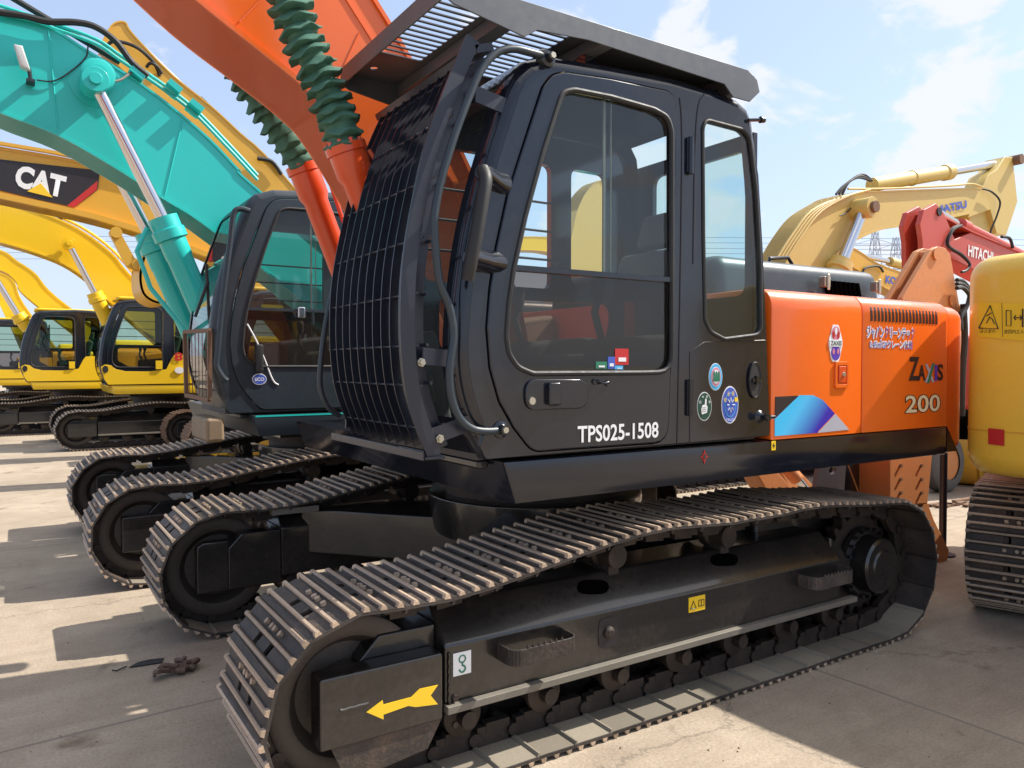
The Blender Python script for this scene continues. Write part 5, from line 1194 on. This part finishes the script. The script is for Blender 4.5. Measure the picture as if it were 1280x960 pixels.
q=UZ(1228,607,0.0); bucket_thing((q.x,q.y+0.5),0.85,YELD,'tan digging bucket lying on the yard behind the yellow counterweight',R_(15))
# loose attachment pieces between tracks and body
YB=3.35
t=thing('boom_section','faded orange boom section with bolted end standing behind the rear of the track','boom section',(5.9,3.6,0),0)
P=XZ([(1112,570),(1166,568),(1160,630),(1112,634)],YB)
bx=part('end_box',MB().prism(P,YB,YB+0.35,'y'),BROR,t,world=True,bevel=0.012)
for i in range(2):
    for j in range(3):
        q=Vector(U(1125+i*26,582+j*17,YB)); part('plate_bolt',MB().cyl((q.x,YB-0.015,q.z),(q.x,YB,q.z),0.015,6),RUST,bx,world=True)
P=XZ([(1128,630),(1160,628),(1168,650),(1187,688),(1183,708),(1170,708),(1150,668),(1128,668)],YB+0.03)
part('foot_bracket',MB().prism(P,YB+0.03,YB+0.3,'y'),BROR,t,world=True,bevel=0.01)
P=XZ([(1066,566),(1112,566),(1112,650),(1086,668),(1060,650)],YB+0.25)
part('web_plate',MB().prism(P,YB+0.25,YB+0.30,'y').box(P[0][0]+0.05,P[1][0]-0.05,YB+0.27,YB+0.32,0.0,P[3][1]+0.05),FRAMEB,t,world=True)
part('edge_strip',MB().tube([tuple(U(1058,575,YB+0.2)),tuple(U(1078,628,YB+0.2))],0.006,6),BROR,t,world=True)
YB=4.6
t=thing('arm_link','pair of faded orange beams with a chrome rod lying behind the slewing ring','arm link',(5.6,4.9,0),0)
part('beam',MB().prism(XZ([(944,588),(966,584),(1002,622),(1006,650),(980,650)],YB),YB,YB+0.2,'y'),BROR,t,world=True,bevel=0.01)
part('beam',MB().prism(XZ([(972,584),(992,580),(1016,606),(1022,650),(1006,640)],YB+0.25),YB+0.25,YB+0.4,'y'),BROR,t,world=True,bevel=0.01)
part('rod',MB().cyl(tuple(U(985,584,YB+0.1)),tuple(U(1009,614,YB+0.1)),0.04,16),CHROME,t,world=True)
part('link_cylinder',MB().cyl(tuple(U(968,568,YB+0.1)),tuple(U(995,598,YB+0.1)),0.065,18),BROR,t,world=True)
YB=4.3
q=U(1035,600,YB); t=thing('steel_plate','grey steel bracket plate with an oval hole standing behind the track','plate',(q.x,YB,0),0)
P=XZ([(1024,580),(1062,576),(1054,668),(1010,668)],YB); hx=Vector(U(1041,588,YB))
part('plate',plate([(a,b) for a,b in P],[[(hx.x+0.055*math.cos(k*PI/8),hx.z+0.035*math.sin(k*PI/8)) for k in range(16)]],YB,YB+0.04,'y',0.004),GREYP,t,world=True)
part('plate_rib',MB().box(P[3][0]+0.03,P[2][0]-0.05,YB-0.04,YB,P[3][1]+0.32,P[3][1]+0.35),GREYP,t,world=True)
# ================================================================== YELLOW COUNTERWEIGHT MACHINE AT THE RIGHT EDGE
mR=thing('excavator','yellow excavator at the right edge showing its rounded counterweight with warning sticker','excavator',(7.44,1.80,0),R_(197))
undercarriage(mR)
pl=smooth([(a_,b_*0.925) for a_,b_ in [(2.0,-1.48),(2.22,-1.47),(2.36,-1.40),(2.46,-1.2),(2.56,-0.8),(2.64,-0.3),(2.66,0),(2.64,0.3),(2.56,0.8),(2.46,1.2),(2.36,1.40),(2.22,1.47),(2.0,1.48)]],4)
cwR=part('counterweight',MB().rprism(pl,0.97,2.27,'z',0.125,8),YELR,mR)
part('counterweight_seam',MB().prism(inset(pl,-0.003),1.235,1.243,'z'),YELD,cwR)
house(mR,YELR,YELR,YELR,top=2.1,hood=False)
for o in list(COL.objects):
    if o.parent==mR and o.name.startswith('counterweight') and o is not cwR: bpy.data.objects.remove(o)
# stickers follow the counterweight's outer curve: local frame samples
def cw_point(px,py,out_=0.0):
    """hit of the photo ray with the counterweight's plan outline"""
    M=RW[mR.name].inverted(); o_=M@CAM; d=(M.to_3x3()@ray(px,py)); best=None
    for i in range(len(pl)-1):
        a,b=Vector(pl[i]),Vector(pl[i+1]); e_=b-a; den=d.x*e_.y-d.y*e_.x
        if abs(den)<1e-9: continue
        t=((a.x-o_.x)*e_.y-(a.y-o_.y)*e_.x)/den; s_=((a.x-o_.x)*d.y-(a.y-o_.y)*d.x)/den
        if 0<=s_<=1 and t>0 and (best is None or t<best[0]): 
            n_=Vector((e_.y,-e_.x)).normalized(); n_=n_ if n_.dot(Vector((a.x,a.y)))>0 else -n_
            best=(t,n_)
    if best is None: return None
    p=o_+d*best[0]; return p+Vector((best[1].x,best[1].y,0))*out_
def cw_patch(name,x0,x1,ytl,ytr,ybl,ybr,out_,mat,parent,n=8):
    P=[];Q=[]
    for i in range(n+1):
        t=i/n; x=x0+(x1-x0)*t; a=cw_point(x,ytl+(ytr-ytl)*t,out_); b=cw_point(x,ybl+(ybr-ybl)*t,out_)
        if a is None or b is None: continue
        P.append(a);Q.append(b)
    m=MB(); k=len(P); 
    if k<2: print('patch miss',name); return None
    m.add(P+Q,[(i,i+1,k+i+1,k+i) for i in range(k-1)]); o=part(name,m,mat,parent); return o
wl=cw_patch('warning_label',1224,1300,378,380,421,428,0.004,YELM,cwR)
def cw_line(pts,w_,out_,mat,parent,name='label_line'):
    P=[cw_point(a,b,out_) for a,b in pts]; P=[p for p in P if p is not None]
    if len(P)>1: return part(name,MB().tube(P,w_,5),mat,parent)
cw_line([(1224.5,410),(1238.5,382),(1248.5,411),(1224.5,410)],0.004,0.006,DKMARK,wl)
cw_line([(1234,404),(1238,396),(1241,399),(1244,405)],0.003,0.006,DKMARK,wl); cw_line([(1234,395),(1240,391)],0.003,0.006,DKMARK,wl)
cw_line([(1253,379),(1254,421)],0.0012,0.006,DKMARK,wl)
cw_line([(1258.5,388),(1264.5,388.3),(1264.5,407.5),(1258.5,407),(1258.5,388)],0.0025,0.006,DKMARK,wl)
cw_line([(1268,397),(1278,397.3)],0.003,0.006,DKMARK,wl); cw_line([(1270.5,394),(1268,397),(1270.5,400)],0.003,0.006,DKMARK,wl); cw_line([(1275.5,394),(1278,397.3),(1275.5,400)],0.003,0.006,DKMARK,wl)
cw_line([(1279,386),(1279,409)],0.004,0.006,DKMARK,wl)
def cw_text(body,x0,x1,yb,h,parent,mat):
    n=len(body); 
    for i,ch in enumerate(body):
        xa=x0+(x1-x0)*i/n; a=cw_point(xa,yb,0.006); b=cw_point(xa+(x1-x0)/n*0.85,yb,0.006); c_=cw_point(xa,yb-h,0.006)
        if a is None or b is None: continue
        Mw=RW[mR.name]; a,b,c_=Mw@a,Mw@b,Mw@c_; d=b-a
        text(ch,tuple(a),math.hypot(d.x,d.y),c_.z-a.z,parent,mat,rz=math.atan2(d.y,d.x))
cw_text('はさまれ',1226,1246,416,4.5,wl,DKMARK)
cw_text('旋回内立入禁',1256,1286,417,5,wl,DKMARK)
cw_patch('red_reflector',1236,1256,535,537,555,557.5,0.006,REDM,cwR)

# ================================================================== SMALL THINGS ON THE GROUND
q=UZ(215,842,0)
m=MB()
for i in range(16):
    c=Vector((random.gauss(0,0.045),random.gauss(0,0.035),0.012+random.random()*0.03))
    pts=[c+Vector((random.uniform(-.05,.05),random.uniform(-.04,.04),random.uniform(-.008,.02))) for _ in range(4)]
    pts=[Vector((p.x,p.y,max(0.008,p.z))) for p in pts]; m.tube(smooth(pts,4),random.uniform(0.008,0.015),7)
o=single('rag',m,CLOTH,'crumpled brown rag lying on the concrete before the tracks','rag',loc=(0,0,0)); o.location=(q.x,q.y,0.004)
q=UZ(183,829,0); m=MB(); m.prism([(-0.09,-0.03),(0.07,-0.05),(0.09,0.01),(0.02,0.03),(-0.04,0.02)],0.004,0.008,'z').tube([(-0.10,-0.02,0.01),(-0.15,-0.05,0.008),(-0.17,-0.04,0.012)],0.004,6)
single('plastic_scrap',m,RUB,'small flat black scrap on the concrete next to the brown rag','scrap',loc=(0,0,0)).location=(q.x,q.y,0)
q=UZ(1195,632,0); m=MB()
for i in range(7): m.obox((random.uniform(-.5,.5),random.uniform(-.15,.15),0.02),(random.uniform(.08,.25),random.uniform(-.03,.03),0),(0,0.03,0),(0,0,0.012))
single('scrap_strips',m,RUST,'loose flat strips scattered on the ground by the tyre','scrap',loc=(0,0,0)).location=(q.x,q.y,0)
for i in range(70):
    pass
st=MB()
for i in range(120):
    px=random.uniform(0,1280); py=random.uniform(620,958); p=UZ(px,py,0); s_=random.uniform(0.002,0.005)
    st.lathe((p.x,p.y,0.0),(p.x+s_*0.3,p.y,s_*1.1),[(0,s_*0.9),(0.5,s_),(1,s_*0.4)],5)
single('grit',st,RUST,'loose grit scattered over the concrete','grit',loc=(0,0,0),kind='stuff')

# ================================================================== PYLONS AND POWER LINES
def pylon(px,pyb,ptop,dep,label):
    b=CAM+ray(px,457)*dep; b.z=0; hgt=CAMZ+(457-ptop)/961*dep; m=MB(); w0=hgt*0.10; r=0.10
    def cor(z,s): f=w0*(1-0.86*z/hgt); return [(s[0]*f,s[1]*f,z)]
    cs=[(-1,-1),(1,-1),(1,1),(-1,1)]
    lv=[hgt*k/9 for k in range(10)]
    for i in range(4):
        m.tube([cor(z,cs[i])[0] for z in lv],r,4)
        for k in range(9):
            m.tube([cor(lv[k],cs[i])[0],cor(lv[k+1],cs[(i+1)%4])[0]],r*0.6,3); m.tube([cor(lv[k],cs[(i+1)%4])[0],cor(lv[k+1],cs[i])[0]],r*0.6,3)
    for k,f in ((0.62,0.36),(0.76,0.30),(0.90,0.22)):
        z=hgt*k; hw=hgt*f*0.75
        for sgn in (-1,1):
            m.tube([(0,0,z),(sgn*hw*0.84,-sgn*hw*0.54,z)],r,4); m.tube([(0,0,z+hgt*0.05),(sgn*hw*0.84,-sgn*hw*0.54,z)],r*0.8,4)
            m.tube([(sgn*hw*0.84,-sgn*hw*0.54,z),(sgn*hw*0.84,-sgn*hw*0.54,z-hgt*0.04)],r,4)
    return single('pylon',m,CABLE,label,'pylon',loc=(0,0,0),group=None),b,hgt
for px,top,dep,lab in ((1092,290,230,'lattice power pylon farthest left of those under the arched boom'),(1118,297,250,'lattice power pylon in the middle under the arched boom'),(1141,302,270,'lattice power pylon nearest the red arm')):
    o,b,h_=pylon(px,0,top,dep,lab); o.location=b
for k,(ya,yb,dep) in enumerate(((298,306,150),(304,313,152),(311,320,154),(318,326,156),(326,333,158))):
    m=MB(); P=[]
    for i in range(25):
        t=i/24; px=-400+2200*t; p=CAM+ray(px,ya+(yb-ya)*t+ 6*(2*t-1)**2-6)*dep; P.append(tuple(p))
    m.tube(P,0.05,4)
    lab=['highest of the five power lines crossing low in the sky','second highest of the five power lines','middle one of the five power lines','second lowest of the five power lines','lowest of the five power lines'][k]
    single('power_line',m,CABLE,lab,'power line',loc=(0,0,0))

# ------------------------------------------------------------------ view
S.view_settings.view_transform='Standard'; S.view_settings.look='None'; S.view_settings.exposure=0.95; S.view_settings.gamma=1
S.render.resolution_x=1024; S.render.resolution_y=768
